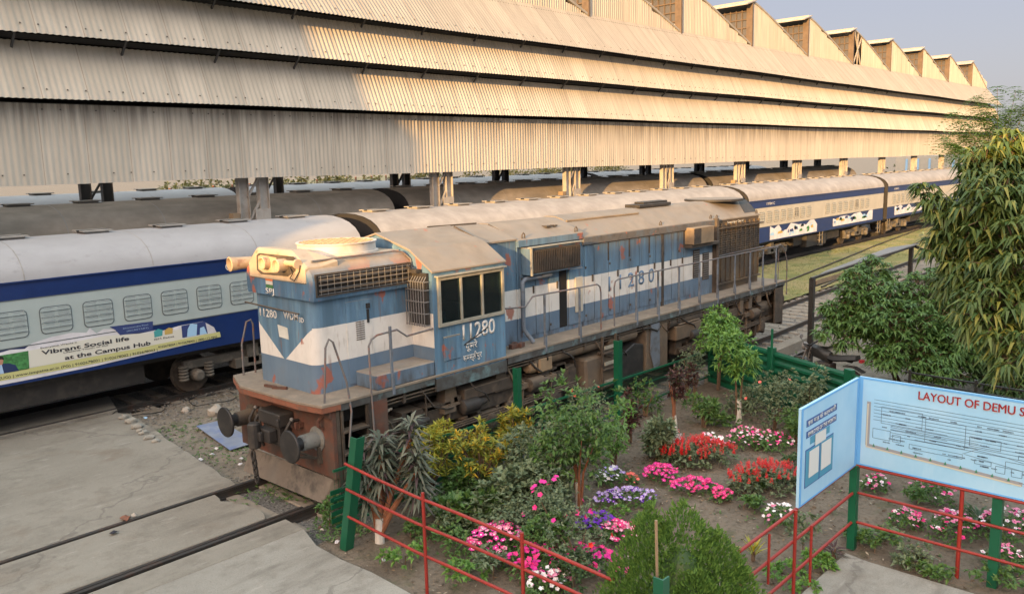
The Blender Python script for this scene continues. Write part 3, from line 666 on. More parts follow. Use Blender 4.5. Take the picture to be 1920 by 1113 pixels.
adtext('(UG) | www.ismpatna.ac.in (PG) | 9102678001 | 9102678002 | 9102678003 |', -2.42, .75, 1.31, .055, bold=.005)
adtext('9102678004 | 9102678005 | 1800-112-9843', .78, 2.2, 1.36, .05, bold=.005)
adtext('Dharmendra Patel', .05, .6, 1.92, .03, 'palebluetxt'); adtext('(SECRETARY)', .12, .6, 1.85, .03, 'palebluetxt')
text('number_lettering', '02', (2.55-(-4.075), -1.63, 2.93), (1, 0, 0), (0, 0, 1), .17, 'white', cA, width=.30, bold=-.01)
for (xx, c_) in ((31.0, cC), (49.3, cD)):
    text('number_lettering', '19704 C', (xx-c_.location.x, -1.63, 2.95), (1, 0, 0), (0, 0, 1), .13, 'white', c_, width=.9)
# peeled posters on the far coaches
def poster(name, label, x0, x1, za, zb, seed):
    rnd = random.Random(seed); t = thing(name, label, 'poster', (x0, YB, za), group='peeling posters on the far coaches'); n = 12
    mb = MB().mat('bannerwhite'); pts = [(0, -.006, 0), (x1-x0, -.006, 0)]+[((x1-x0)*(1-i/n), -.006, (zb-za)*rnd.uniform(.45, 1)) for i in range(n+1)]
    mb.prism(pts, (0, -.002, 0)); mb.build('torn_sheet', t)
    for m_, cnt in (('lightblue', 7), ('bannergreen', 4), ('navy', 5), ('ochre', 3)):
        for _ in range(cnt):
            mb = MB().mat(m_); a = rnd.uniform(0, x1-x0-.6); z = rnd.uniform(.05, (zb-za)*.55); ww = rnd.uniform(.15, .6)
            mb.prism([(a, -.011, z), (a+ww, -.011, z+rnd.uniform(-.03, .03)), (a+ww*.8, -.011, z+.15), (a+.05, -.011, z+.12)], (0, -.002, 0)); mb.build('printed_patch', t)
poster('peeling_poster', 'peeling poster low on the sunlit coach, left of its middle steps', 31.5, 37.2, 1.2, 1.98, 1)
poster('peeling_poster', 'peeling poster low on the sunlit coach, right of its middle steps', 39.4, 45.6, 1.3, 1.95, 2)
poster('peeling_poster', 'peeling poster low on the farthest coach by the tree', 49.6, 56.5, 1.3, 1.98, 3)
# ================================================================== diesel locomotive
loco = thing('diesel_locomotive', 'weathered blue and white diesel locomotive numbered 11280 standing on the middle track', 'locomotive', (0, 0, 0))
ZD = 1.75
def P_(mb, name, parent=loco, **k): return mb.build(name, parent, **k)
# footplate with bent front
poly = [(-.17, 1.45), (-.46, .70), (-.40, -.9), (-.30, -1.42), (.02, -1.45), (15.62, -1.45), (15.62, 1.45)]
mb = MB().mat('deck'); mb.prism([(x, y, ZD-.045) for x, y in poly[::-1]][::-1], (0, 0, .045)); P_(mb, 'footplate', bevel=.006)
mb = MB().mat('orangeedge'); ep = [(.0, 1.46), (-.17, 1.45), (-.46, .70), (-.40, -.9), (-.30, -1.42), (.02, -1.45)]
for i in range(5):
    a, b = Vector((*ep[i], 0)), Vector((*ep[i+1], 0)); t = (b-a).normalized(); n_ = Vector((t.y, -t.x, 0))
    mb.obox((a+b)/2+Vector((0, 0, ZD-.085)), t, n_, (0, 0, 1), (b-a).length/2, .008, .04)
P_(mb, 'bent_edge_plate')
# side sills
for s in (-1, 1):
    mb = MB().mat('sillblue'); y = s*1.44
    mb.box(.02, 1.97, min(y, y-s*.03), max(y, y-s*.03), 1.60, ZD-.046); mb.box(3.80, 15.6, min(y, y-s*.03), max(y, y-s*.03), 1.58, ZD-.046)
    P_(mb, 'side_sill')
# buffer beam
mb = MB().mat('rustred'); mb.box(-.12, -.04, -1.40, 1.40, .52, ZD-.05); mb.box(-.16, -.12, -1.40, 1.40, 1.50, ZD-.06); bb = P_(mb, 'buffer_beam', bevel=.008)
mb = MB().mat('grime'); mb.box(15.5, 15.6, -1.40, 1.40, .45, ZD-.05); P_(mb, 'rear_buffer_beam')
for s in (-1, 1):
    mb = MB().mat('grime' if s > 0 else 'buffercase')
    mb.lathe((-.12, s*.98, 1.10), (-1, 0, 0), [(0, .20), (.02, .20), (.03, .13), (.30, .125), (.31, .11)], 20); mb.mat('black'); mb.lathe((-.43, s*.98, 1.10), (-1, 0, 0), [(0, .10), (.14, .10), (.15, .11)], 18)
    bf = P_(mb, 'buffer', smooth=40)
    mb = MB().mat('black'); mb.lathe((-.58, s*.98, 1.10), (-1, 0, 0), [(0, .10), (.02, .255), (.045, .26), (.06, .25), (.068, .12), (.07, .01)], 28); mb.build('buffer_head', bf, smooth=40)
    mb = MB().mat('grime'); mb.lathe((15.6, s*.98, 1.10), (1, 0, 0), [(0, .14), (.4, .13), (.42, .25), (.47, .25)], 18); P_(mb, 'rear_buffer', smooth=40)
# coupler
mb = MB().mat('grimedark'); mb.box(-.40, -.12, -.34, .30, 1.20, 1.42); mb.box(-.36, -.12, -.26, .22, .86, 1.20); mb.box(-.52, -.36, -.20, .16, .94, 1.16); mb.box(-.60, -.52, -.06, .22, .96, 1.12)
mb.lathe((-.60, .10, .84), (0, 0, 1), [(0, .10), (.42, .10)], 12); mb.box(-.44, -.40, -.36, -.30, 1.22, 1.36); cp = P_(mb, 'coupler', bevel=.02)
mb = MB().mat('grimedark')
for k in range(4): mb.tube([(-.62+.01*k, .14+.05*math.cos(a), .70-.13*k+.09*math.sin(a)) for a in [i*math.pi/4 for i in range(9)]], .020, 6)
mb.build('screw_chain', cp, smooth=60)
for yy, bend in ((.62, 1), (.44, .6), (-.48, .8), (.30, 1.1)):
    mb = MB().mat('grimedark'); mb.tube([(-.12, yy, 1.30), (-.26, yy, 1.34), (-.36, yy+.02, 1.18), (-.36, yy+.03, .88), (-.30, yy+.05, .66+.08*bend)], .026, 8); mb.mat('wire').sphere((-.25, yy, 1.34), .038, 8, 5); P_(mb, 'brake_hose', smooth=60)
mb = MB().mat('wire')
mb.lathe((-.17, -.42, 1.60), (-1, 0, 0), [(0, .075), (.07, .075), (.075, .05), (.03, .01)], 14); P_(mb, 'marker_light', smooth=40)
mb = MB().mat('rustred'); mb.box(-.20, -.12, -.62, -.40, 1.22, 1.29); mb.box(-.26, -.20, -.60, -.56, 1.2, 1.31); mb.box(-.26, -.20, -.48, -.44, 1.2, 1.31); P_(mb, 'beam_bracket'); mb = MB().mat('rustred'); mb.tube([(-.14, -1.17, 1.5), (-.22, -1.17, 1.45), (-.22, -1.17, 1.36), (-.14, -1.17, 1.3)], .025, 6); P_(mb, 'lifting_hook')
mb = MB().mat('grime'); mb.bar((-.10, -1.1, .8), (-.42, -.5, .78), .035); mb.bar((-.14, -1.05, .98), (-.14, -1.05, .72), .07); mb.bar((-.2, .2, .82), (-.2, -.9, .80), .03); P_(mb, 'uncoupling_lever')
# cowcatcher
mb = MB().mat('plow')
mb.prism([(-.30, 1.12, .11), (-.24, -1.18, .11), (-.10, -1.30, .50), (-.14, 1.12, .50)], (.02, 0, .0))
mb.prism([(-.24, -1.18, .11), (.02, -1.36, .14), (.06, -1.40, .55), (-.10, -1.30, .50)], (.012, .02, 0)); P_(mb, 'cowcatcher', bevel=.006)
mb = MB().mat('grime'); mb.bar((-.06, 1.0, .5), (-.06, 1.0, .8), .08); mb.bar((-.06, -1.1, .4), (-.06, -1.1, .8), .08); mb.box(-.04, .02, -1.40, -1.34, .14, 1.6); mb.box(-.04, .02, 1.34, 1.40, .5, 1.6); P_(mb, 'cowcatcher_stay')
# ---- short hood
def rr_loop(x0, x1, y0, y1, r, z, n=4, rear=False):
    pts = []
    for cx, cy, a0, rad in ((x1, y1, 0, 0), (x0+r, y1-r, 90, r), (x0+r, y0+r, 180, r), (x1, y0, 270, 0)):
        if rad == 0: pts.append((cx, cy, z)); continue
        for k in range(n+1): a = R(a0+90*k/n); pts.append((cx+rad*math.cos(a), cy+rad*math.sin(a), z))
    return pts
mb = MB().mat('nose'); mb.loft([rr_loop(0, 2.0, -.87, .87, .17, z) for z in (ZD, 2.24, 2.8, 3.27)]); sh = P_(mb, 'short_hood', smooth=40)
mb = MB().mat('nosebox')
def sect(x, k=0.):
    return [(x, -.95+k, 3.25+k*.3), (x, -.97+k, 3.32), (x, -.97+k, 3.56), (x, -.93+k, 3.68), (x, -.82+k, 3.79), (x, -.72+k, 3.84), (x, .72-k, 3.84), (x, .82-k, 3.79), (x, .93-k, 3.68), (x, .97-k, 3.56), (x, .97-k, 3.32), (x, .95-k, 3.25+k*.3)]
mb.loft([sect(-.06, .05), sect(-.01), sect(2.0)]); nb = P_(mb, 'nose_box', smooth=35)
# raised lamp housing across the front of the nose
mb = MB().mat('noseup')
def lampsec(y, t): return [(-.085, y, 3.53), (-.085, y, 3.53+(.44)*t), (-.02, y, 3.53+.50*t), (.22, y, 3.53+.49*t), (.55, y, 3.845), (.55, y, 3.53)]
mb.loft([lampsec(.78, .55), lampsec(.55, 1.), lampsec(-.45, 1.), lampsec(-.86, .52)]); lh = P_(mb, 'lamp_housing', bevel=.015)
mb = MB().mat('grime'); mb.prism([(-.088, y, z) for y, z in ((.52, 3.66), (.50, 3.90), (.42, 3.945), (-.60, 3.945), (-.66, 3.90), (-.62, 3.72), (-.40, 3.62), (.40, 3.60))], (-.003, 0, 0)); mb.build('lamp_recess', lh)
mb = MB().mat('lampcream'); mb.prism([(-.0915, y, z) for y, z in ((.46, 3.68), (.45, 3.89), (.36, 3.92), (-.1, 3.9), (-.1, 3.66), (.3, 3.63))], (-.004, 0, 0)); mb.build('lamp_backplate', lh)
for y, d in ((.17, .11), (-.33, .16)):
    mb = MB().mat('lampcream'); mb.lathe((-.09, y, 3.80), (-1, 0, 0), [(0, .10), (d, .105), (d+.01, .09), (d-.03, .075), (d-.05, .01)], 20, False); mb.build('headlight', lh, smooth=40)
mb = MB().mat('lampcream'); mb.lathe((-.12, -.42, 3.84), (0, -1, 0), [(0, .045), (.28, .045), (.29, .075), (.34, .075)], 12); mb.build('lamp_bracket', lh, smooth=40)
mb = MB().mat('grimedark'); mb.tube([(-.1, -.5, 3.76), (-.13, -.6, 3.68), (-.12, -.5, 3.60), (-.12, -.62, 3.57), (-.1, -.74, 3.72), (-.1, -.78, 3.82)], .010, 5); mb.build('lamp_cable', lh)
mb = MB().mat('lampcream'); mb.lathe((.12, 1.02, 3.74), (-1, .10, 0), [(0, .10), (.22, .105), (.40, .125), (.41, .10), (.30, .08)], 18, False); mb.mat('void').lathe((-.16, 1.04, 3.74), (-1, .1, 0), [(0, .001), (.001, .09)], 16, False); P_(mb, 'horn', smooth=40)
mb = MB().mat('saffron').prism([(-.066, y, z) for y, z in ((.315, 3.50), (.105, 3.50), (.105, 3.555), (.315, 3.555))], (-.002, 0, 0)); mb.mat('flagwhite').prism([(-.066, y, z) for y, z in ((.315, 3.44), (.105, 3.44), (.105, 3.498), (.315, 3.498))], (-.002, 0, 0)); mb.mat('flaggreen').prism([(-.066, y, z) for y, z in ((.315, 3.38), (.105, 3.38), (.105, 3.438), (.315, 3.438))], (-.002, 0, 0)); P_(mb, 'painted_flag', nb)
text('lettering', 'SPJ', (-.064, .34, 3.29), (0, -1, 0), (0, 0, 1), .09, 'white', nb, width=.25, bold=.01)
text('lettering', '11280', (0, .72, 2.87), (0, -1, 0), (0, 0, 1), .13, 'white', sh, width=.52, bold=.012)
text('lettering', 'WDM', (0, -.05, 2.90), (0, -1, 0), (0, 0, 1), .12, 'white', sh, width=.42, bold=.012)
text('lettering', '3D', (0, -.49, 2.89), (0, -1, 0), (0, 0, 1), .075, 'white', sh, width=.13)
mb = MB().mat('paper'); mb.prism([(-.003, y, z) for y, z in ((.15, 2.775), (-.14, 2.75), (-.16, 2.56), (.12, 2.575))], (-.003, 0, 0)); P_(mb, 'paper_notice', sh)
mb = MB().mat('grime'); mb.tube([(-.08, 1.0, 3.08), (-.07, 0, 3.05), (-.08, -.62, 3.04)], .014, 6); P_(mb, 'front_grab_rail', sh)
# louvre grille on the near side of the nose box
for s in (-1, 1):
    y = s*.972
    mb = MB().mat('void'); mb.box(.05, 1.90, min(y, y+s*.004), max(y, y+s*.004), 3.34, 3.65); g = P_(mb, 'side_grille', nb)
    mb = MB().mat('grime')
    for k, z in enumerate((3.40, 3.50, 3.585)): mb.obox((.98, y+s*.014, z), (1, 0, 0), (0, 1, -.6*s), (0, .6*s, 1), .90, .018, .004)
    mb.build('grille_slat', g)
    mb = MB().mat('wire')
    for k in range(15): mb.tube([(.10+k*.125, y+s*.035, 3.345), (.10+k*.125, y+s*.035, 3.65)], .0035, 4)
    for k in range(5): mb.tube([(.06, y+s*.037, 3.36+k*.068), (1.90, y+s*.037, 3.36+k*.068)], .0035, 4)
    mb.build('grille_wire', g)
    mb = MB().mat('grime'); mb.box(.02, 1.94, y-.01, y+.012, 3.655, 3.675); mb.box(.02, 1.94, y-.01, y+.012, 3.315, 3.335); mb.box(.02, .045, y-.01, y+.012, 3.336, 3.654); mb.box(1.91, 1.94, y-.01, y+.012, 3.336, 3.654); mb.build('grille_frame', g)
# fan ring on top of the nose
mb = MB().mat('noseup'); mb.box(.30, 1.95, -.66, .66, 3.842, 3.868); P_(mb, 'fan_plate', nb)
mb = MB().mat('fanring'); mb.lathe((1.14, .0, 3.868), (0, 0, 1), [(0, .70), (.03, .70), (.035, .66), (.17, .655), (.175, .68), (.19, .68), (.19, .63), (.02, .63)], 40, False); fr = P_(mb, 'fan_ring', smooth=35)
mb = MB().mat('void'); mb.lathe((1.14, 0, 3.90), (0, 0, 1), [(0, .62), (.004, .62)], 30); mb.build('fan_well', fr)
mb = MB().mat('lampcream')
for k in range(9): a = -.56+.14*k; q = math.sqrt(.64**2-a*a); mb.bar((1.14+a, -q, 4.05), (1.14+a, q, 4.05), .018); mb.bar((1.14-q, a, 4.046), (1.14+q, a, 4.046), .018)
mb.build('fan_guard', fr)
mb = MB().mat('grime')
for k in range(6): a = R(60*k+20); mb.obox((1.14+.32*math.cos(a), .32*math.sin(a), 3.97), (math.cos(a), math.sin(a), 0), (-math.sin(a), math.cos(a), .5), (0, -.5, 1), .26, .09, .006)
mb.build('fan_blade', fr)
mb = MB().mat('rail'); mb.tube([(.1, -.79, 3.86), (1.0, -.79, 3.865), (1.75, -.79, 3.87), (1.9, -.82, 3.84), (1.98, -.93, 3.72), (1.98, -.98, 3.5)], .018, 6); P_(mb, 'roof_conduit', nb, smooth=60)
# doors on the short hood
mb = MB().mat('nose'); mb.box(.62, 1.15, -.882, -.871, ZD+.04, 3.15); dr = P_(mb, 'hood_door', sh, bevel=.004)
mb = MB().mat('grime')
for k in range(9): mb.box(.80, .97, -.892, -.883, 2.50+.036*k, 2.512+.036*k)
mb.build('door_louvre', dr)
mb = MB().mat('black'); mb.box(1.02, 1.08, -.92, -.883, 3.0, 3.08); mb.box(1.03, 1.07, -.90, -.883, 2.76, 2.98); mb.build('door_handle', dr)
mb = MB().mat('nose')
for s in (-1,): mb.box(.75, 2.0, -1.43, -.872, ZD+.001, 2.01)
mb2 = MB().mat('hood'); mb2.box(.75, 1.995, -1.425, -.873, ZD+.001, 2.0); P_(mb2, 'step_box', bevel=.015)
# ---- cab
CX0, CX1 = 2.0, 3.76
prof = [(-1.43, 1.60), (-1.43, 3.52), (-.90, 3.84), (0, 4.09), (.90, 3.84), (1.43, 3.52), (1.43, 1.60)]
mb = MB().mat('blue')
mb.quad((CX0, -1.43, 1.60), (CX1, -1.43, 1.60), (CX1, -1.43, 2.60), (CX0, -1.43, 2.60)).quad((CX0, -1.43, 3.40), (CX1, -1.43, 3.40), (CX1, -1.43, 3.52), (CX0, -1.43, 3.52))
mb.quad((CX0, -1.43, 2.60), (2.14, -1.43, 2.60), (2.14, -1.43, 3.40), (CX0, -1.43, 3.40)).quad((3.68, -1.43, 2.60), (CX1, -1.43, 2.60), (CX1, -1.43, 3.40), (3.68, -1.43, 3.40))
for a_, b_, c_, d_ in ((CX0, CX1, 1.60, 2.60), (CX0, CX1, 3.38, 3.52), (CX0, 2.16, 2.60, 3.38), (3.66, CX1, 2.60, 3.38)): mb.quad((a_, 1.43, c_), (a_, 1.43, d_), (b_, 1.43, d_), (b_, 1.43, c_))
mb.add([(CX1, y, z) for y, z in prof], [tuple(range(7))])
cab = P_(mb, 'cab')
mb = MB().mat('nose'); mb.add([(CX0, y, z) for y, z in prof], [tuple(range(7))]); P_(mb, 'cab_front_wall', cab)
mb = MB().mat('roof')
rp = [(-1.47, 3.50), (-.90, 3.845), (0, 4.095), (.90, 3.845), (1.47, 3.50), (1.47, 3.535), (.91, 3.885), (0, 4.13), (-.91, 3.885), (-1.47, 3.535)]
mb.prism([(CX0-.03, y, z) for y, z in rp], (CX1-CX0+.06, 0, 0)); P_(mb, 'cab_roof', cab, bevel=.006)
mb = MB().mat('cabin'); mb.box(2.03, 3.73, -1.40, 1.40, 1.70, 1.78); mb.box(2.03, 2.06, -1.40, 1.40, 1.79, 3.48); mb.box(3.70, 3.73, -1.40, .6, 1.79, 3.48); mb.box(2.07, 3.69, -1.38, 1.38, 3.46, 3.50); P_(mb, 'cab_interior', cab)
mb = MB().mat('cabin'); mb.box(2.1, 2.5, -1.2, -.3, 1.79, 2.75); mb.box(2.1, 2.4, .3, 1.2, 1.79, 2.9); mb.box(2.9, 3.3, -1.1, -.6, 1.79, 2.3); mb.box(2.85, 2.95, -1.1, -.6, 2.3, 2.85); P_(mb, 'control_desk', cab)
mb = MB().mat('frame'); mb.box(2.60, 2.66, 1.40, 1.44, 2.60, 3.38); mb.box(3.14, 3.19, 1.40, 1.44, 2.60, 3.38); P_(mb, 'far_window_frame', cab)
mb = MB().mat('frame'); y0, y1 = -1.475, -1.40
mb.box(2.10, 3.72, y0, y1, 2.56, 2.62); mb.box(2.10, 3.72, y0, y1, 3.36, 3.42); mb.box(2.10, 2.16, y0, y1, 2.62, 3.36); mb.box(3.66, 3.72, y0, y1, 2.62, 3.36); mb.box(2.62, 2.67, y0+.01, y1, 2.62, 3.36); mb.box(3.14, 3.19, y0+.01, y1, 2.62, 3.36); mb.box(2.05, 3.75, y0-.05, -1.431, 3.425, 3.45)
wf = P_(mb, 'cab_window', cab, bevel=.004)
mb = MB().mat('glass'); mb.box(2.16, 2.64, -1.445, -1.44, 2.62, 3.36); mb.box(2.64, 3.16, -1.435, -1.43, 2.62, 3.36); mb.box(3.16, 3.66, -1.445, -1.44, 2.62, 3.36); mb.build('window_pane', wf)
mb = MB().mat('sillblue'); mb.box(CX0-.002, CX1+.004, -1.446, -1.405, 1.46, 1.68); mb.box(CX0, CX1, -1.44, -1.43, 1.70, 1.715); P_(mb, 'cab_sill', cab)
mb = MB().mat('blue'); mb.box(2.20, 2.60, -1.447, -1.43, 1.95, 2.36); mb.mat('frame').box(2.20, 2.60, -1.449, -1.43, 2.365, 2.38); P_(mb, 'cab_hatch', cab, bevel=.006)
text('lettering', '11280', (2.60, -1.432, 2.245), (1, 0, 0), (0, 0, 1), .27, 'white', cab, width=.82, bold=.02)
text('lettering', 'पूमरे', (2.72, -1.432, 2.06), (1, 0, 0), (0, 0, 1), .115, 'white', cab, width=.30, bold=.012)
text('lettering', 'समस्तीपुर', (2.66, -1.432, 1.86), (1, 0, 0), (0, 0, 1), .105, 'white', cab, width=.46, bold=.012)
mb = MB().mat('grimedark'); mb.prism([(2.68, -1.436, 2.16), (2.70, -1.436, 2.14), (3.32, -1.436, 2.37), (3.30, -1.436, 2.39)], (0, -.002, 0)); P_(mb, 'scratch_mark', cab)
# windscreen guard on the cab front
mb = MB().mat('grimedark'); mb.box(1.94, 1.985, -1.36, -.90, 2.62, 3.50); wg = P_(mb, 'front_window', cab)
mb = MB().mat('wire')
for k in range(8): mb.tube([(1.86, -1.36+.065*k, 2.60), (1.86, -1.36+.065*k, 3.36), (1.93, -1.36+.065*k, 3.44)], .009, 5)
for z in (2.62, 2.82, 3.02, 3.22, 3.36): mb.tube([(1.95, -1.40, z), (1.855, -1.38, z), (1.855, -.90, z)], .010, 5)
mb.build('window_guard', wg)
mb = MB().mat('grimedark'); mb.box(1.86, 1.98, -1.2, -.95, 3.50, 3.56); mb.tube([(1.9, -.98, 3.55), (1.84, -1.0, 3.62), (1.8, -1.1, 3.6)], .02, 6); P_(mb, 'wiper_motor', cab)
# ---- long hood
def hood(name, x0, x1, zt, zr, m='hood', y=.87, ridge=.55):
    mb = MB().mat(m)
    for s in (-1, 1): mb.quad((x0, s*y, ZD), (x1, s*y, ZD), (x1, s*y, zt), (x0, s*y, zt))
    for X in (x0, x1): mb.add([(X, -y, ZD), (X, -y, zt), (X, -ridge*.3, zr-.03), (X, ridge*.3, zr-.03), (X, y, zt), (X, y, ZD)], [tuple(range(6))])
    h = P_(mb, name)
    rf = MB().mat('roof'); yo = y+.035
    sec = lambda X: [(X, -yo, zt-.02), (X, -yo, zt+.012), (X, -ridge*.6, zr-.06), (X, -.12, zr), (X, .12, zr), (X, ridge*.6, zr-.06), (X, yo, zt+.012), (X, yo, zt-.02)]
    rf.loft([sec(x0-.004), sec(x1+.004)]); ro = rf.build('hood_roof', h)
    return h, ro
h1, r1 = hood('hood_section', CX1+.006, 4.70, 3.82, 4.09)
h2, r2 = hood('hood_section', 4.71, 6.80, 3.79, 4.10)
h3, r3 = hood('hood_section', 6.82, 12.46, 3.68, 4.12)
h4, r4 = hood('radiator_section', 12.48, 15.02, 3.66, 4.12, 'radiator')
mb = MB().mat('cornice'); mb.box(6.80, 12.50, -.93, -.872, 3.52, 3.68); mb.mat('hood').box(4.72, 6.78, -.93, -.872, 3.66, 3.80); mb.box(4.70, 4.73, -.90, -.87, 1.8, 3.8); P_(mb, 'cornice', h3, bevel=.006)
# door leaves
for h, xs in ((h2, (4.80, 5.25, 5.66, 6.0)), (h3, (6.86, 7.21, 7.74, 8.15, 8.54, 8.95, 9.36, 9.65, 9.94, 10.37, 10.65, 10.92, 11.3))):
    for i in range(len(xs)-1):
        mb = MB().mat('hood'); mb.box(xs[i]+.012, xs[i+1]-.012, -.888, -.872, ZD+.10, 3.10 if h is h2 else 3.50); d = P_(mb, 'access_door', h, bevel=.004)
        if i % 2 == 0:
            k = MB().mat('grime'); k.box(xs[i+1]-.09, xs[i+1]-.06, -.915, -.889, 2.7, 2.85); k.box(xs[i]+.02, xs[i]+.06, -.90, -.889, 1.95, 2.0); k.box(xs[i]+.02, xs[i]+.06, -.90, -.889, 3.0, 3.05); k.build('door_latch', d)
for x in (7.735, 8.55, 9.37, 10.93): P_(MB().mat('grime').box(x-.03, x+.03, -.892, -.8725, 3.1, 3.5), 'door_hinge', h3)
P_(MB().mat('grime').box(9.90, 10.0, -.90, -.8725, ZD, 3.5), 'oil_streaked_post', h3)
mb = MB().mat('void'); mb.box(6.02, 6.26, -.878, -.8712, ZD+.1, 3.05); P_(mb, 'open_doorway', h2)
mb = MB().mat('hood'); mb.box(6.30, 6.80, -.90, -.872, ZD+.1, 3.05); mb.mat('ccream').box(6.50, 6.76, -.925, -.901, 2.1, 2.86); P_(mb, 'end_door', h2, bevel=.01)
text('lettering', '1 1 2 8 0', (7.62, -.889, 2.40), (1, 0, 0), (0, 0, 1), .33, 'bluelet', h3, width=1.85, bold=.01)
# intake louvre box
mb = MB().mat('hood'); mb.box(4.85, 6.42, -1.12, -.873, 3.10, 3.64); lb_ = P_(mb, 'intake_box', h2, bevel=.01)
mb = MB().mat('grime'); mb.box(4.88, 6.40, -1.13, -1.121, 3.13, 3.60)
for k in range(27): x = 4.93+k*.055; mb.box(x, x+.022, -1.16, -1.131, 3.16, 3.57)
mb.build('intake_grille', lb_)
mb = MB().mat('frame'); mb.box(4.80, 6.46, -1.18, -1.10, 3.645, 3.665); mb.box(4.84, 4.87, -1.17, -1.121, 3.1, 3.64); mb.build('intake_lip', lb_)
mb = MB().mat('railgrey'); mb.tube([(5.6, -1.0, 3.04), (4.82, -1.0, 3.03), (4.74, -1.0, 2.98), (4.74, -1.0, 2.5), (4.74, -1.0, 2.05), (4.80, -1.06, 1.92), (4.86, -1.15, 1.78)], .045, 10); P_(mb, 'drain_pipe', h2, smooth=60)
# filter box and louvre panels
mb = MB().mat('tan'); mb.box(10.98, 11.96, -1.16, -.873, 3.16, 3.58); fb = P_(mb, 'filter_box', h3, bevel=.012)
mb = MB().mat('grime'); mb.box(10.96, 11.3, -1.168, -1.161, 3.18, 3.56); mb.box(10.95, 12.36, -1.10, -.873, 3.08, 3.15); mb.tube([(12.05, -1.0, 3.11), (12.42, -1.0, 3.11), (12.42, -1.0, 2.0)], .05, 8); mb.build('filter_pipe', fb)
for x0, x1, z0, z1 in ((11.40, 11.72, 2.25, 2.98), (11.88, 12.20, 2.15, 2.86)):
    mb = MB().mat('grime'); mb.box(x0, x1, -.884, -.8725, z0, z1); lp = P_(mb, 'louvre_panel', h3)
    mb = MB().mat('wire')
    for k in range(12): z = z0+.03+k*.058; mb.box(x0+.03, x1-.03, -.896, -.885, z, z+.02)
    mb.build('louvre_slat', lp)
# radiator shutters
mb = MB().mat('radiator'); mb.box(12.5, 15.0, -.89, -.872, 1.98, 3.5)
for k in range(9):
    x = 12.58+k*.27
    for j in range(13): mb.obox((x+.12, -.905, 2.74+j*.062), (1, 0, 0), (0, .6, -.5), (0, .5, .6), .115, .022, .004)
mb.build('radiator_shutter', h4)
mb = MB().mat('radiator')
for k in range(10): x = 12.55+k*.27; mb.box(x-.016, x+.016, -.915, -.872, 1.98, 3.56)
mb.box(12.5, 15.02, -.94, -.872, 2.66, 2.72); mb.box(12.5, 15.02, -.96, -.872, 1.93, 1.97); mb.box(12.5, 15.15, -.97, -.872, 3.42, 3.46); P_(mb, 'radiator_frame', h4)
mb = MB().mat('grime'); mb.box(12.40, 12.50, -1.0, -.86, ZD, 3.72); P_(mb, 'corner_pillar', h4)
text('lettering', 'Samastipur Diesel', (13.1, -.909, 3.54), (1, 0, 0), (0, 0, 1), .06, 'paper', h4, width=.9)
# roof fittings
mb = MB().mat('grimedark'); mb.lathe((14.0, 0, 4.10), (0, 0, 1), [(0, .82), (.05, .82), (.06, .76)], 32); mb.mat('roof').lathe((14.0, 0, 4.16), (0, 0, 1), [(0, .76), (.002, .76)], 30); P_(mb, 'radiator_fan_ring', h4, smooth=30)
mb = MB().mat('grimedark'); mb.prism([(14.3, -.80, 3.75), (15.02, -.80, 3.75), (15.02, -.5, 4.05), (14.9, -.2, 4.13)], (.02, .02, .02)); P_(mb, 'fan_scoop', h4)
mb = MB().mat('grimedark'); mb.box(9.95, 11.4, -.22, .22, 4.12, 4.20); mb.box(10.25, 11.35, -.14, .14, 4.20, 4.25); P_(mb, 'exhaust_stack', h3, bevel=.01)
for s, (xa, xb) in zip((-1, 1), ((6.85, 9.6), (6.85, 9.6))):
    mb = MB().mat('tan'); mb.bar((xa, s*.42, 4.02), (xb, s*.42, 4.02), .04, .03); P_(mb, 'roof_rail', h3)
for x, par, zt in ((4.95, h2, 3.79), (6.62, h2, 3.79), (9.9, h3, 3.68), (12.3, h3, 3.68), (12.62, h4, 3.66), (14.9, h4, 3.66)):
    mb = MB().mat('grime'); mb.tube([(x-.035, -.86, zt), (x-.04, -.86, zt+.10), (x, -.86, zt+.14), (x+.04, -.86, zt+.10), (x+.035, -.86, zt)], .014, 6); P_(mb, 'lifting_eye', par, smooth=60)
mb = MB().mat('grime'); mb.box(5.95, 6.15, -.62, -.2, 3.955, 3.985); mb.box(6.22, 6.30, -.62, -.2, 3.955, 3.985); mb.obox((6.05, -.5, 3.93), (1, 0, 0), (0, 1, .3), (0, -.3, 1), .1, .22, .012); P_(mb, 'roof_vent', h2)
mb = MB().mat('tan')
for x in (8.0, 9.3, 11.8): mb.bar((x, -.87, 3.70), (x, -.2, 4.07), .02)
P_(mb, 'roof_seam', h3)
mb = MB().mat('grime'); mb.bar((4.7, -.9, 3.81), (4.7, -.15, 4.09), .03, .02); mb.bar((3.76, -.9, 3.86), (3.76, -.15, 4.12), .03, .02); mb.bar((3.3, .1, 4.13), (4.6, .1, 4.11), .03, .03); P_(mb, 'roof_seam', h1)
# brick lumps left on the running board
for i, (x, y) in enumerate(((4.30, -1.12), (4.47, -1.16), (4.40, -1.05))):
    mb = MB().mat('rustred'); mb.obox((0, 0, .045), (1, .3*i, 0), (-.3*i, 1, 0), (0, 0, 1), .09, .05, .045); o = mb.build('brick', bevel=.01)
    o.location = (x, y, ZD+.001); tag(o, 'broken brick lying on the locomotive running board behind the cab', 'brick', 'bricks on the running board')
for i, (x, y, a) in enumerate(((-.20, .18, .2), (-.16, -.04, .5))):
    mb = MB().mat('rustred'); mb.obox((0, 0, .02), (math.sin(a), -math.cos(a), 0), (math.cos(a), math.sin(a), 0), (0, 0, 1), .13, .022, .02); o = mb.build('rusty_iron_bar'); o.location = (x, y, ZD+.001)
    tag(o, 'short rusty iron bar lying on the front footplate of the locomotive', 'iron bar', 'iron bars on the footplate')
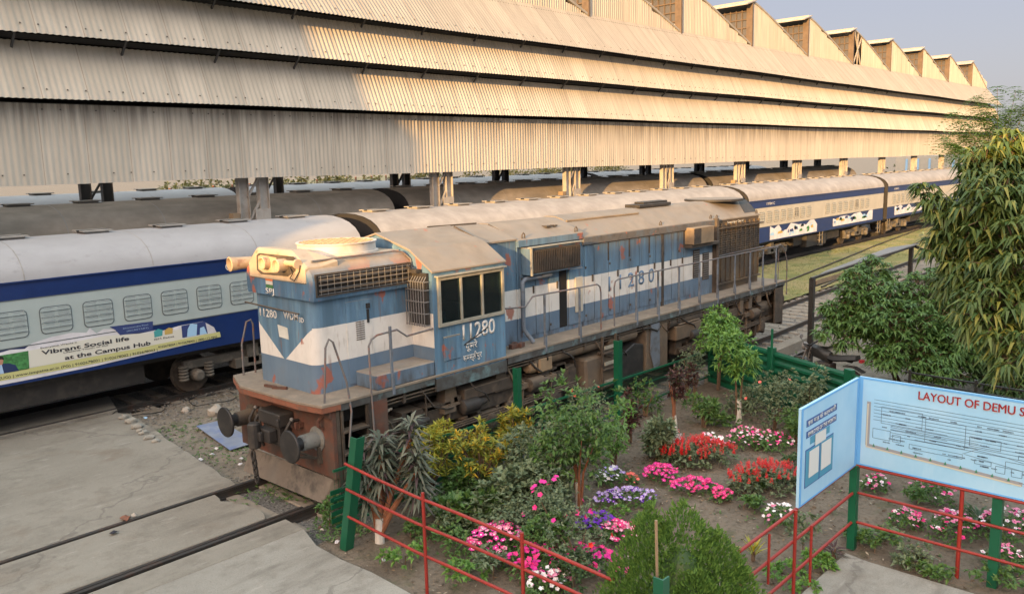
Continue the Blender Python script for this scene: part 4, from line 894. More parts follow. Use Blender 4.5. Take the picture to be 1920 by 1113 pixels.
# ---- handrails
mb = MB().mat('railgrey')
def rail(pts, r=.017, m='rail', nm='handrail'):
    mb = MB().mat(m); mb.tube(pts, r, 7); return P_(mb, nm, smooth=60)
rail([(-.18, -1.32, ZD), (-.10, -1.32, 2.6), (-.03, -1.32, 2.72), (.04, -1.32, 2.66), (.22, -1.36, 2.0), (.20, -1.47, 1.55), (.12, -1.47, 1.0)])
rail([(-.06, 1.30, 1.2), (-.04, 1.30, 2.3), (.08, 1.30, 2.68), (.16, 1.30, 2.70), (.20, 1.30, 2.62), (.18, 1.30, ZD)])
rail([(.62, -1.47, .9), (.62, -1.44, 1.8), (.64, -1.41, 2.5), (.70, -1.41, 2.6), (.82, -1.41, 2.65), (1.22, -1.41, 2.67), (1.42, -1.41, 2.53), (2.0, -1.41, 2.56)])
rail([(3.77, -1.43, 2.64), (4.34, -1.42, 2.59), (4.55, -1.42, 2.76), (4.89, -1.42, 2.76), (6.60, -1.42, 2.74), (6.70, -1.42, 2.68), (6.73, -1.42, 2.55), (6.73, -1.42, ZD-.1)])
rail([(7.21, -1.42, ZD), (7.21, -1.42, 2.6), (7.25, -1.42, 2.72), (7.37, -1.42, 2.76), (10.8, -1.42, 2.77), (15.01, -1.42, 2.77), (15.30, -1.42, 2.80), (15.56, -1.42, 2.66), (15.75, -1.42, 2.3), (15.78, -1.42, 1.3)])
rail([(12.55, -.98, 2.72), (15.1, -.98, 2.74), (15.3, -.9, 2.74)], .014)
rail([(15.45, -1.3, ZD), (15.45, -1.3, 2.7), (15.45, 1.3, 2.7), (15.45, 1.3, ZD)], .014)
rail([(3.77, 1.43, 2.64), (6.7, 1.42, 2.75), (15.5, 1.42, 2.75)])
for x in (1.07, 4.90, 6.0, 8.05, 8.93, 9.84, 10.79, 11.69, 12.6, 13.45, 14.22, 15.03):
    mb = MB().mat('railgrey'); mb.box(x-.03, x+.03, -1.452, -1.40, 1.62, 1.98); mb.box(x-.024, x+.024, -1.436, -1.404, 1.98, 2.75); P_(mb, 'stanchion', bevel=.004)
for x in (1.07, 4.90, 6.0, 8.05, 9.84, 11.69, 13.45, 15.03):
    mb = MB().mat('railgrey'); mb.box(x-.024, x+.024, 1.404, 1.436, 1.62, 2.75); P_(mb, 'stanchion')
# steps at the front corner and mid ladder
for (x0, x1, yy) in ((.06, .55, -1.40), (6.72, 7.2, -1.46)):
    mb = MB().mat('grime')
    for x in (x0, x1): mb.box(x-.02, x+.02, yy-.02, yy+.03, .45, 1.6)
    for z in (.5, .86, 1.22): mb.box(x0, x1, yy-.05, yy+.14, z, z+.03)
    if x0 > 1:
        mb.mat('frame')
        for z in (.55, .95, 1.3): mb.box(x0+.03, x1-.03, yy-.045, yy-.02, z+.02, z+.09)
    P_(mb, 'cab_steps')
mb = MB().mat('rustred'); mb.box(.62, .92, -1.45, -1.42, .78, 1.6); mb.mat('grimedark').box(.55, .60, -1.45, -1.40, .5, 1.6); P_(mb, 'step_side_plate')
# ---- bogies
for bi, bx in enumerate((3.45, 12.65)):
    mb = MB().mat('grime')
    for s in (-1, 1):
        y = s*1.14
        mb.box(bx-2.55, bx+2.55, y-.09, y+.09, .78, 1.06); mb.box(bx-2.65, bx-2.35, y-.10, y+.10, .55, 1.10); mb.box(bx+2.35, bx+2.65, y-.10, y+.10, .55, 1.10)
        for dx in (-1.85, 0, 1.85): mb.box(bx+dx-.30, bx+dx-.20, y-.10, y+.10, .30, .78); mb.box(bx+dx+.20, bx+dx+.30, y-.10, y+.10, .30, .78)
        mb.box(bx-2.4, bx+2.4, y-.11, y+.11, 1.06, 1.09); mb.box(bx-.7, bx+.6, y-.2, y+.1, 1.09, 1.3)
    mb.box(bx-2.5, bx-2.3, -1.1, 1.1, .8, 1.0); mb.box(bx+2.3, bx+2.5, -1.1, 1.1, .8, 1.0); mb.box(bx-.9, bx-.7, -1.1, 1.1, .8, 1.1)
    bo = P_(mb, 'bogie', bevel=.012)
    for dx in (-1.85, 0, 1.85):
        for s in (-1, 1):
            wl = MB().mat('grimedark'); wl.lathe((bx+dx, s*.84-.065, .546), (0, 1, 0), [(0, .30), (.0, .546), (.10, .55), (.105, .58), (.13, .58), (.13, .3)], 28); wl.build('wheel', bo, smooth=40)
            ab = MB().mat('grime'); ab.box(bx+dx-.19, bx+dx+.19, s*1.14-.14, s*1.14+.14, .38, .74); ab.lathe((bx+dx, s*1.27, .55), (0, s, 0), [(0, .16), (.06, .15), (.08, .08)], 14); ab.build('axle_box', bo)
        for sx in (-.62, .62):
            if dx*sx > 1.0: continue
            sp = MB().mat('grimetan')
            for k in range(6): sp.lathe((bx+dx+sx, -1.14, .34+k*.075), (0, 0, 1), [(0, .10), (.02, .125), (.045, .125), (.065, .10)], 12)
            sp.build('coil_spring', bo, smooth=40)
    for dx, z in ((-1.95, .98), (-.55, 1.0), (1.25, 1.02)):
        cy = MB().mat('grimedark' if dx < 0 else 'grime'); cy.lathe((bx+dx-.25, -1.34, z), (1, 0, 0), [(0, .10), (.02, .13), (.4, .13), (.42, .09), (.62, .05)], 16); cy.build('brake_cylinder', bo, smooth=40)
    for k in range(3):
        pp = MB().mat('grime'); z = .70-.04*k; pp.tube([(bx-2.6, -1.27-.02*k, z), (bx-1, -1.28, z+.02), (bx+.4, -1.28-.02*k, z+.03), (bx+2.6, -1.27, z+.05)], .02, 6); pp.build('brake_pipe', bo)
    for dx in (-1.1, .85, 1.7): lv = MB().mat('grimetan'); lv.bar((bx+dx, -1.30, .45), (bx+dx+.05, -1.30, 1.12), .05, .03); lv.box(bx+dx-.12, bx+dx+.16, -1.36, -1.2, .98, 1.08); lv.build('brake_lever', bo)
    tp = MB().mat('grime'); tp.box(bx-2.35, bx+2.35, -1.24, -.90, 1.092, 1.10)
    rnd = random.Random(bi+4)
    for _ in range(14): x = bx+rnd.uniform(-2.3, 2.3); z = 1.13+rnd.uniform(0, .1); tp.box(x, x+rnd.uniform(.15, .4), -1.25, -1.05+rnd.uniform(0, .2), 1.088, z)
    tp.build('bogie_fitting', bo)
    MB().mat('grime').tube([(bx-1.6, -1.3, 1.55), (bx-1.6, -1.32, 1.2), (bx-1.62, -1.33, .6)], .015, 5).build('sand_pipe', bo); MB().mat('grime').tube([(bx+.6, -1.3, 1.5), (bx+.62, -1.34, 1.0), (bx+.3, -1.34, .7)], .02, 5).build('sand_pipe', bo)
    for dx in (-.95, .35): sp_ = MB().mat('grimetan'); sp_.prism([(bx+dx-.16, -1.25, 1.10), (bx+dx+.16, -1.25, 1.10), (bx+dx+.10, -1.25, 1.58), (bx+dx-.10, -1.25, 1.58)], (0, .22, 0)); sp_.box(bx+dx-.24, bx+dx+.24, -1.32, -1.0, 1.07, 1.10); sp_.build('side_bearer', bo)
# ---- under-floor equipment
rnd = random.Random(31)
for k in range(16):
    x = .9+k*.92+rnd.uniform(-.2, .2); L_ = rnd.uniform(.35, .9); z = rnd.uniform(1.15, 1.5); y = -1.32-rnd.uniform(0, .1)
    mb = MB().mat('grimedark' if k % 3 else 'grimetan'); mb.tube([(x, y+.12, 1.62), (x+.02, y, 1.5), (x+L_*.3, y-.02, z), (x+L_*.7, y-.01, z-.12), (x+L_, y+.05, z-.35+rnd.uniform(0, .3))], rnd.uniform(.012, .024), 6); P_(mb, 'under_sill_hose', smooth=60)
for z, y in ((1.52, -1.38), (1.45, -1.34)):
    mb = MB().mat('grime'); mb.tube([(.8, y, z)]+[(1.2+k*1.4, y, z-.012*(k % 2)) for k in range(10)]+[(15.2, y, z)], .018, 6); P_(mb, 'train_pipe', smooth=60)
for k in range(12):
    x = 1.3+k*1.22; P_(MB().mat('grime').box(x, x+.05, -1.40, -1.0, 1.42, 1.60), 'pipe_bracket')
mb = MB().mat('grimedark'); mb.box(.1, 15.4, -1.0, 1.0, 1.25, 1.68); mb.box(.1, 15.4, -.3, .3, 1.1, 1.25); P_(mb, 'underframe')
mb = MB().mat('grimetan'); mb.prism([(6.25, -1.36, .38), (6.25, -1.40, .55), (6.25, -1.36, 1.18), (6.25, 1.3, 1.18), (6.25, 1.3, .38)], (1.25, 0, 0)); ft = P_(mb, 'fuel_tank', bevel=.05)
mb = MB().mat('black'); mb.prism([(7.52, -1.34, .40), (8.45, -1.34, .40), (8.45, -1.34, 1.12), (8.1, -1.34, 1.2), (7.52, -1.34, 1.0)], (0, .6, 0)); mb.mat('grimetan').lathe((7.1, -1.2, 1.42), (1, 0, 0), [(0, .16), (1.1, .16)], 14); P_(mb, 'battery_box', bevel=.02)
mb = MB().mat('grimetan'); mb.box(8.50, 9.42, -1.38, 1.3, .42, 1.55); P_(mb, 'equipment_case', bevel=.02)
mb = MB().mat('railgrey'); mb.prism([(8.62, -1.40, .9), (8.66, -1.40, 1.55), (9.0, -1.40, 1.55), (9.02, -1.40, .55), (8.8, -1.40, .45)], (0, -.02, 0)); P_(mb, 'hanging_plate')
mb = MB().mat('grimetan'); mb.lathe((4.6, -1.22, 1.44), (1, 0, 0), [(0, .06), (.03, .15), (2.2, .15), (2.23, .06)], 16); P_(mb, 'air_reservoir', smooth=40)
mb = MB().mat('grime'); mb.lathe((9.5, -1.22, 1.42), (1, 0, 0), [(0, .06), (.03, .16), (2.3, .16), (2.33, .06)], 16); P_(mb, 'air_reservoir', smooth=40)
mb = MB().mat('tan'); mb.box(4.75, 5.15, -1.40, -1.1, 1.2, 1.5); mb.lathe((4.7, -1.25, 1.35), (-1, 0, 0), [(0, .15), (.2, .12)], 14); P_(mb, 'sand_box', bevel=.03)
mb = MB().mat('grimetan'); mb.box(9.8, 11.0, -1.38, -.9, .95, 1.30); mb.box(9.9, 10.9, -1.40, -.9, 1.32, 1.36); P_(mb, 'equipment_case', bevel=.02)
mb = MB().mat('grime'); mb.box(15.0, 15.5, -1.44, -1.40, .55, 1.62); P_(mb, 'rear_step_plate')
mb = MB().mat('grime'); mb.lathe((14.2, -1.25, 1.1), (1, 0, 0), [(0, .14), (.5, .15), (.52, .08)], 14); P_(mb, 'brake_cylinder')
for x, w_, z in ((13.0, .2, 1.1), (13.5, .2, 1.2), (14.0, .25, 1.3)): P_(MB().mat('grimetan').box(x, x+w_, -1.38, -1.1, z, 1.6), 'equipment_case')
# ---- unseen buildings, added and shaped to throw the long shade over the yard
def off_building(name, label, x0, x1, y0, y1, h):
    t = thing(name, label, 'building', ((x0+x1)/2, (y0+y1)/2, 0)); a, b = (x1-x0)/2, (y1-y0)/2
    mb = MB().mat('concrete'); mb.box(-a, a, -b, b, 0, h-.4); mb.build('wall', t); mb = MB().mat('concrete2'); mb.box(-a-.3, a+.3, -b-.3, b+.3, h-.4, h); mb.build('roof', t)
    mb = MB().mat('pane'); z = 1.2
    while z < h-2:
        for k in range(int(b)): mb.box(a, a+.03, -b+.6+k*2, -b+1.8+k*2, z, z+1.4)
        z += 3.2
    mb.build('window', t); return t
TA = off_building('shade_building_low', 'low flat-roofed unseen building behind the camera, added to shade the yard', -52, -40, -19, -6.85, 9.8)
tb = thing('shade_building_tall', 'tall stepped unseen building behind the camera, shaped to shade the shed', 'building', (-46, 8, 0))
mb = MB().mat('concrete'); mb.prism([(6, -14.8, 0), (6, 22, 0), (6, 22, 24), (6, -9.0, 24), (6, -12.3, 17.4), (6, -13.7, 14.2), (6, -13.7, 11.1), (6, -14.8, 11.1)], (-12, 0, 0)); mb.build('wall', tb)  # outline stepped to fit the shade edges on shed and coach roof
mb = MB().mat('pane')
for k in range(15):
    for j in range(5): mb.box(6, 6.03, -12+k*2.2, -10.8+k*2.2, 1.5+j*3.2, 3.0+j*3.2)
mb.build('window', tb)
off_building('shade_building_side', 'three storey unseen building behind the camera, added to shade the trees', -53, -41, -75, -19.2, 12.6)  # added block that keeps the sun off the right-hand trees
# ================================================================== railings, fences, notice board
GZ = -.05
def post_thing(name, label, cat, x, y, parts, group=None):
    t = thing(name, label, cat, (x, y, GZ), group=group)
    for nm, mb in parts: mb.build(nm, t)
    return t
# red railing, left leg (runs beside the walkway, sags a little)
rl = thing('red_railing', 'red pipe railing along the walkway edge, left of the conical bush', 'railing', (-.8, -2.6, GZ), group='red railings round the garden')
def rtube(pts, root, r=.02, nm='rail'):
    o = root.location; MB().mat('red').tube([Vector(p)-o for p in pts], r, 8).build(nm, root, smooth=60)
for (z0, z1) in ((1.27, 1.12), (.90, .80), (.50, .42)):
    rtube([(-.78, -2.62, z0)]+[(-.8+.012*math.sin(k*2.1+z0), -2.62-k*.75, z0+(z1-z0)*k/6-.015*math.sin(k*.9)) for k in range(1, 6)]+[(-.8, -7.15, z1)], rl)
for y, zt in ((-4.28, 1.30), (-5.93, 1.27)): rtube([(-.815, y, -.05), (-.815, y, zt)], rl, .022, 'upright')
rr_ = thing('red_railing', 'red pipe railing under the smaller notice panel, right of the conical bush', 'railing', (3.79, -7.85, GZ), group='red railings round the garden')
for z in (1.15, .76, .34): rtube([(3.76, -7.85, z), (.55, -7.83, z-.02)], rr_)
for x in (1.87, 2.35): rtube([(x, -7.87, -.05), (x, -7.87, 1.16 if x < 2 else .80)], rr_, .018 if x > 2 else .022, 'upright')
rtube([(1.2, -7.86, .5), (1.2, -7.86, 1.1)], rr_, .016, 'upright')
rb = thing('red_railing', 'red pipe railing under the long layout board', 'railing', (3.79, -7.9, GZ), group='red railings round the garden')
for z in (1.14, .76, .34): rtube([(3.80, -7.87, z), (3.80, -11.6, z)], rb)
for y in (-9.16, -11.0): rtube([(3.815, y, -.05), (3.815, y, 1.14)], rb, .026, 'upright')
def angle_post(x, y, h, label, w=.075, lean=(0, 0)):
    t = thing('green_post', label, 'post', (x, y, GZ), group='green fence posts'); mb = MB().mat('green'); lx, ly = lean
    sec = [(-w, -w), (w, -w), (w, -w+.016), (-w+.016, -w+.016), (-w+.016, w), (-w, w)]
    mb.loft([[(a, b, 0) for a, b in sec], [(a+lx, b+ly, h) for a, b in sec]]); mb.build('angle_iron', t)
    mb = MB().mat('green'); mb.obox((lx*.9+.01, ly*.9+.01, h*.9), (1, 0, 0), (0, 1, 0), (0, 0, 1), w*.5, w*.5, .02); mb.build('cleat', t); return t
angle_post(-.72, -2.45, 1.72, 'leaning green angle-iron corner post beside the locomotive front, red rails tied to it', .07, (.04, -.36))
angle_post(3.43, -2.0, 1.73, 'green post beyond the golden croton, in front of the locomotive bogie', .055)
angle_post(6.55, -1.98, 1.68, 'tallest green post on the track side, beside the dark copper plant', .065)
angle_post(3.78, -7.85, 1.2, 'green post under the fold of the two notice panels', .05)
angle_post(3.86, -9.55, 1.2, 'green post under the long layout board at the right edge', .055)
gp_ = at_y(1240, 1080, -8.15); angle_post(gp_.x, gp_.y, gp_.z-GZ, 'short green post in front of the conical bush', .05)
st = thing('bamboo_stake', 'thin bare stake leaning against the conical bush', 'stake', (gp_.x+.03, gp_.y+.06, GZ)); MB().mat('tan').tube([(0, 0, 0), (.02, 0, 1.2), (.01, .02, gp_.z+.52)], .014, 6).build('stick', st)
# mesh fence along the track: thin green frame, wires
mf = thing('mesh_fence', 'low green wire mesh fence between the garden and the locomotive', 'fence', (3, -1.98, GZ))
fx = [-.55+1.55*k for k in range(8)]
def ztop(x): return .98-.022*(x+.5)
for a, b in zip(fx, fx[1:]):
    fr = MB().mat('green'); a0, b0 = a-3, b-3
    fr.bar((a0, 0, ztop(a)), (b0, 0, ztop(b)), .035); fr.bar((a0, 0, .12), (b0, 0, .12), .03); fr.bar((b0, 0, .0), (b0, 0, ztop(b)), .03); fr.bar((a0, 0, .55), (b0, 0, .53), .02)
    fo = fr.build('fence_panel', mf)
    wi = MB().mat('green'); n = 24
    for k in range(n): x = a0+.02+(b-a)*k/n; wi.add([(x, .012, .14), (x+.005, .012, .14), (x+.005, .012, ztop(a)), (x, .012, ztop(a))], [(0, 1, 2, 3)])
    for k in range(9): z = .14+.09*k; wi.add([(a0, .013, z), (b0, .013, z), (b0, .013, z+.005), (a0, .013, z+.005)], [(0, 1, 2, 3)])
    wi.build('wire_mesh', fo)
# lower slatted green screen seen behind the crotons
ls = thing('slatted_screen', 'low dark green slatted screen behind the yellow crotons', 'screen', (1.2, -1.80, GZ)); mb = MB().mat('green')
for k in range(5): mb.box(-1.7, 2.6, -.01, .01, .10+k*.11, .17+k*.11)
mb.build('slat_panel', ls)
# corrugated green sheet fence across the right end of the garden
sf = thing('sheet_fence', 'dark green corrugated sheet fence at the far end of the garden below the motorcycle', 'fence', (9.2, -4, GZ))
A_, B_ = Vector((10.3, -2.0, 0)), Vector((7.6, -8.0, 0)); dirv = (B_-A_).normalized(); nv = Vector((dirv.y, -dirv.x, 0)); off = Vector((9.2, -4, 0)); Lf = (B_-A_).length
for k in range(3):
    a = A_+dirv*(Lf*k/3); b = A_+dirv*(Lf*(k+1)/3); n = 26; vs = []
    mb = MB().mat('greensheet')
    for i in range(n+1):
        z = 1.2*i/n; o = nv*(.022*(1, .6, -1, -.6)[i % 4])-off; vs += [a+o+Vector((0, 0, z)), b+o+Vector((0, 0, z))]
    mb.add(vs, [(2*i, 2*i+1, 2*i+3, 2*i+2) for i in range(n)]); mb.build('sheet_panel', sf)
    for c, h, w_ in ((b, 1.28, .09),):
        pm = MB().mat('green'); c = c-off-nv*.0; pm.obox(c+Vector((0, 0, h/2)), dirv, nv, (0, 0, 1), w_, .05, h/2); pm.build('fence_post', sf)
for q, h in ((at_z(1448, 616, 1.85), 1.9), (A_, 1.75)):
    pm = MB().mat('green'); pm.tube([Vector((q.x, q.y, 0))-off, Vector((q.x, q.y, h))-off], .025, 7); pm.build('fence_pole', sf)
# black bar fence at right
bfz = thing('bar_fence', 'black horizontal bar fence under the trees behind the layout board', 'fence', (9.6, -8.5, GZ))
for z in (.55, .72, .89, 1.06): MB().mat('blackpaint').bar((.2, 1.9, z), (-.25, -3.6, z), .03).build('bar', bfz)
for y in (1.8, .6, -.6, -1.8, -3.0): MB().mat('blackpaint').bar((.2+.08*(y-1.9), y, 0), (.2+.08*(y-1.9), y, 1.12), .045).build('upright', bfz)
# notice boards
def panel(name, label, o, u, L, z0, z1, th=.035):
    """o = base corner, u = reading direction along the face"""
    t = thing(name, label, 'notice board', o); u = Vector(u).normalized(); n_ = u.cross(Vector((0, 0, 1)))
    mb = MB().mat('board'); mb.obox(u*L/2+Vector((0, 0, (z0+z1)/2))-n_*th/2, u, n_, (0, 0, 1), L/2, th/2, (z1-z0)/2); mb.build('panel', t)
    def rect(a0, a1, b0, b1, mat, nm, lift=.003, par=t):
        m_ = MB().mat(mat); m_.obox(u*(a0+a1)/2+Vector((0, 0, (b0+b1)/2))+n_*(lift-.0005), u, n_, (0, 0, 1), (a1-a0)/2, .0015, (b1-b0)/2); return m_
    return t, u, n_, rect
t2, u2, n2, rect2 = panel('layout_board', 'long sky-blue board titled LAYOUT OF DEMU with a drawn track plan', (3.79, -7.86, 0), (0, -1, 0), 3.9, 1.165, 2.38)
def lines(rectf, segs, mat, nm, t, u, n_, w=.006, lift=.004):
    mb = MB().mat(mat)
    for i, (a0, b0, a1, b1) in enumerate(segs):
        p, q = u*a0+Vector((0, 0, b0)), u*a1+Vector((0, 0, b1)); d = (q-p)
        side = n_.cross(d).normalized()*w/2; lf = n_*(lift+.00012*(i % 9))
        mb.add([p-side+lf, q-side+lf, q+side+lf, p+side+lf], [(0, 1, 2, 3)])
    return mb.build(nm, t)
rnd = random.Random(5)
bw = MB().mat('boardedge')
for a0, a1, b0, b1 in ((.0, 3.9, 1.165, 1.185), (.0, .05, 1.186, 2.38), (.051, 3.9, 2.355, 2.38)): bw.obox(u2*(a0+a1)/2+Vector((0, 0, (b0+b1)/2))+n2*.003, u2, n2, (0, 0, 1), (a1-a0)/2, .0015, (b1-b0)/2)
bw.build('border', t2)
text('title_lettering', 'LAYOUT OF DEMU SHED', Vector((.735, 0, 0)).x*u2+Vector((0, 0, 2.195))-Vector((0, 0, 0)), u2, (0, 0, 1), .105, 'boardlite', t2, width=1.42, bold=.0, lift=.0035)
text('title_lettering', 'LAYOUT OF DEMU SHED', .728*u2+Vector((0, 0, 2.203)), u2, (0, 0, 1), .105, 'boardred', t2, width=1.42, bold=.0, lift=.007)
text('title_lettering', 'LAYOUT OF DEMU SHED', .733*u2+Vector((0, 0, 2.205)), u2, (0, 0, 1), .105, 'boardred', t2, width=1.42, bold=.0, lift=.0105)
segs = []
for k in range(11):
    z = 2.10-.045*k; a0 = .20 if k < 7 else .42; segs.append((a0, z, 3.8, z-.02+.004*k))
for k in range(5): segs.append((.42+.3*(k > 2), 1.80-.035*k, 1.45 if k % 2 else 1.1, 1.795-.035*k))
for (a, b, w_, h) in ((.20, 1.58, .22, .13), (.45, 1.58, .10, .09), (.66, 1.53, .62, .06), (.84, 1.66, .46, .30), (.30, 1.80, .5, .22), (1.42, 1.51, .18, .05), (1.65, 1.45, .10, .08), (1.82, 1.44, .11, .09), (1.35, 1.72, .34, .12), (1.88, 1.66, .28, .05), (1.75, 1.53, .24, .08)):
    segs += [(a, b, a+w_, b), (a, b+h, a+w_, b+h), (a, b, a, b+h), (a+w_, b, a+w_, b+h)]
segs += [(1.28, 1.60, 1.42, 1.68), (1.42, 1.68, 1.75, 1.66), (1.75, 1.66, 2.1, 1.60), (2.0, 1.62, 2.3, 1.70), (2.0, 1.52, 2.4, 1.60), (1.3, 1.6, 2.2, 1.5), (1.9, 1.38, 2.2, 1.37)]
lines(rect2, segs, 'boardline', 'track_diagram', t2, u2, n2, .0045)
lines(rect2, [(.135, 2.06, .135, 1.46), (.135, 1.46, 1.94, 1.365)], 'boardgrey', 'road_outline', t2, u2, n2, .05, .0035)
lines(rect2, [(.125, 2.03, .125, 1.44), (.12, 1.44, 1.93, 1.345)], 'boardcream', 'road_centre', t2, u2, n2, .017, .0055)
lines(rect2, [(1.96, 1.36, 2.6, 1.32), (2.6, 1.32, 3.8, 1.30)], 'boardgrey', 'road_outline', t2, u2, n2, .05, .0035)
mb = MB().mat('boardtree')
for k in range(10): a = .22+k*.175; z = 1.47-.0525*a; mb.add([u2*(a-.016)+Vector((0, 0, z))+n2*.007, u2*(a+.016)+Vector((0, 0, z))+n2*.007, u2*a+Vector((0, 0, z+.045))+n2*.007], [(0, 1, 2)])
mb.build('tree_marks', t2)
mb = MB().mat('boardline')
for _ in range(70):
    a, z = rnd.uniform(.25, 2.3), rnd.choice([1.49, 1.55, 1.61, 1.69, 1.75, 1.83, 1.92, 1.98]); w_ = rnd.uniform(.03, .12)
    k = 0
    while k < w_: mb.obox(u2*(a+k)+Vector((0, 0, z))+n2*.005, u2, n2, (0, 0, 1), .004, .0006, rnd.uniform(.005, .010)); k += .013
mb.build('small_lettering', t2)
rect2(2.05, 2.7, 1.40, 1.47, 'boardedge', '').build('blue_label', t2)
lines(rect2, [(2.03, 1.17, 2.03, 2.37)], 'boardedge', 'sheet_joint', t2, u2, n2, .004)
t1, u1, n1, rect1 = panel('staff_board', 'smaller sky-blue board with two white sheets in a teal frame', (1.93, -7.875, 0), (1, 0, 0), 1.80, 1.165, 2.38)
bw = MB().mat('boardedge')
for a0, a1, b0, b1 in ((.0, 1.8, 1.165, 1.185), (.0, .05, 1.186, 2.38), (1.75, 1.8, 1.186, 2.38), (.051, 1.749, 2.355, 2.38)): bw.obox(u1*(a0+a1)/2+Vector((0, 0, (b0+b1)/2))+n1*.003, u1, n1, (0, 0, 1), (a1-a0)/2, .0015, (b1-b0)/2)
bw.build('border', t1)
for z, s_ in ((2.12, 'इस माह के कर्मचारी'), (1.98, 'EMPLOYEE OF THE MONTH')):
    rect1(.15, 1.06, z, z+.085, 'boardnavy', '').build('heading_strip', t1)
    text('heading_lettering', s_, u1*.19+Vector((0, 0, z+.018)), u1, (0, 0, 1), .05, 'boardwhite', t1, width=.83, bold=.012, lift=.0055)
rect1(.27, .85, 1.88, 1.97, 'boardteal', '').build('teal_tab', t1)
rect1(.14, .98, 1.36, 1.84, 'boardnavy', '').build('frame_edge', t1); rect1(.155, .965, 1.375, 1.825, 'boardteal', '', .006).build('sheet_frame', t1)
rect1(.55, .565, 1.36, 1.84, 'boardnavy', '', .009).build('frame_divider', t1)
for a0, a1, b0, b1 in ((.24, .52, 1.47, 1.80), (.60, .90, 1.46, 1.80), (.40, .72, 1.83, 1.97)): rect1(a0, a1, b0, b1, 'boardwhite', '', .012).build('white_sheet', t1)
# ================================================================== plants
def frnd(r): return random.Random(r)
def cluster_dirs(rn, up=.3):
    a = rn.uniform(0, 2*math.pi); z = rn.uniform(-1+up, 1); q = math.sqrt(max(0, 1-z*z)) if abs(z) < 1 else 0
    return Vector((q*math.cos(a), q*math.sin(a), z))
def foliage(mb, rn, c, rad, n, L, W, droop=.2, up=.2, shell=.55, tuft=5, bumps=5):
    """leaf tufts through an uneven crown made of several lobes"""
    c = Vector(c); rad = Vector(rad)
    lobes = [(c+Vector((cluster_dirs(rn, .5).x*rad.x*.55, cluster_dirs(rn, .5).y*rad.y*.55, rn.uniform(-.5, .6)*rad.z)), rn.uniform(.42, .68)) for _ in range(bumps)]
    for _ in range(n):
        lc, lr = rn.choice(lobes); d = cluster_dirs(rn, up); rr = lr*(shell+(1-shell)*rn.random())
        p = lc+Vector((d.x*rad.x*rr, d.y*rad.y*rr, d.z*rad.z*rr))
        for k in range(tuft):
            e = (d*.6+cluster_dirs(rn, .5)*.9).normalized()
            mb.leaf(p, e, L*rn.uniform(.6, 1.15), W*rn.uniform(.7, 1.15), droop*rn.uniform(.3, 1.4), rn.uniform(-.6, .6))
def flower(mb, p, n_, r, rn, mats, centre=None):
    n_ = Vector(n_).normalized(); a = Vector((0, 0, 1)) if abs(n_.z) < .9 else Vector((1, 0, 0)); x = n_.cross(a).normalized(); y = n_.cross(x); a0 = rn.random()*6
    mb.mat(rn.choice(mats)); pts = [Vector(p)-n_*r*.35]
    for k in range(10): q = r*(1 if k % 2 == 0 else .72); an = a0+k*math.pi/5; pts.append(Vector(p)+(x*math.cos(an)+y*math.sin(an))*q+n_*rn.uniform(-.1, .1)*r)
    mb.add(pts, [(0, 1+k, 1+(k+1) % 10) for k in range(10)])
    if centre: mb.mat(centre); mb.add([Vector(p)-n_*r*.16+(x*math.cos(k*1.257)+y*math.sin(k*1.257))*r*.28 for k in range(5)], [(0, 1, 2, 3, 4)])
def shrub(name, label, px, h, r, seed, leaf='lf', L=.11, W=.04, n=90, stem='bark', trunk=.25, lime=False, droop=.2, cat='shrub', flowers=None, group=None, at=None, up=.2, nst=4, lean=(0, 0), bumps=5, tuft=5, sq=1.0):
    rn = frnd(seed); p = at or at_z(px[0], px[1], GZ); t = thing(name, label, cat, (p.x, p.y, GZ), group=group)
    cz = h*(trunk+1)/2; rz_ = h*(1-trunk)/2
    st_ = MB().mat(stem)
    for k in range(nst):
        a = rn.uniform(0, 6.28); e = Vector((r*.5*math.cos(a), r*.5*math.sin(a), cz+rz_*rn.uniform(-.2, .5)))
        b = Vector((.03*math.cos(a), .03*math.sin(a), 0)); m_ = b.lerp(e, .5)*1.0; m_.x *= .5; m_.y *= .5
        st_.tube([b, m_, e], .018+.008*h, 6, True, .006)
    st_.build('stem', t)
    if lime:
        lm = MB().mat('lime')
        lm.tube([(0, 0, -.02), (.01, 0, h*.12), (0, .01, h*.25)], .038+.014*h, 9, True, .030+.008*h)
        lm.build('whitewashed_base', t)
    fo = MB().mat(leaf); foliage(fo, rn, (lean[0], lean[1], cz), (r*1.12, r*1.12, rz_*1.3), int(n*1.9), L, W, droop, up, bumps=bumps, tuft=tuft); fo.build('foliage', t)
    if flowers:
        mats, num, fr_, cen = flowers; fl = MB()
        for _ in range(num):
            d = cluster_dirs(rn, .9); q = Vector((d.x*r*1.05, d.y*r*1.05, cz+abs(d.z)*rz_*1.25)); flower(fl, q, d+Vector((-.4, -.4, .5)), fr_, rn, mats, cen)
        fl.build('blossoms', t)
    return t
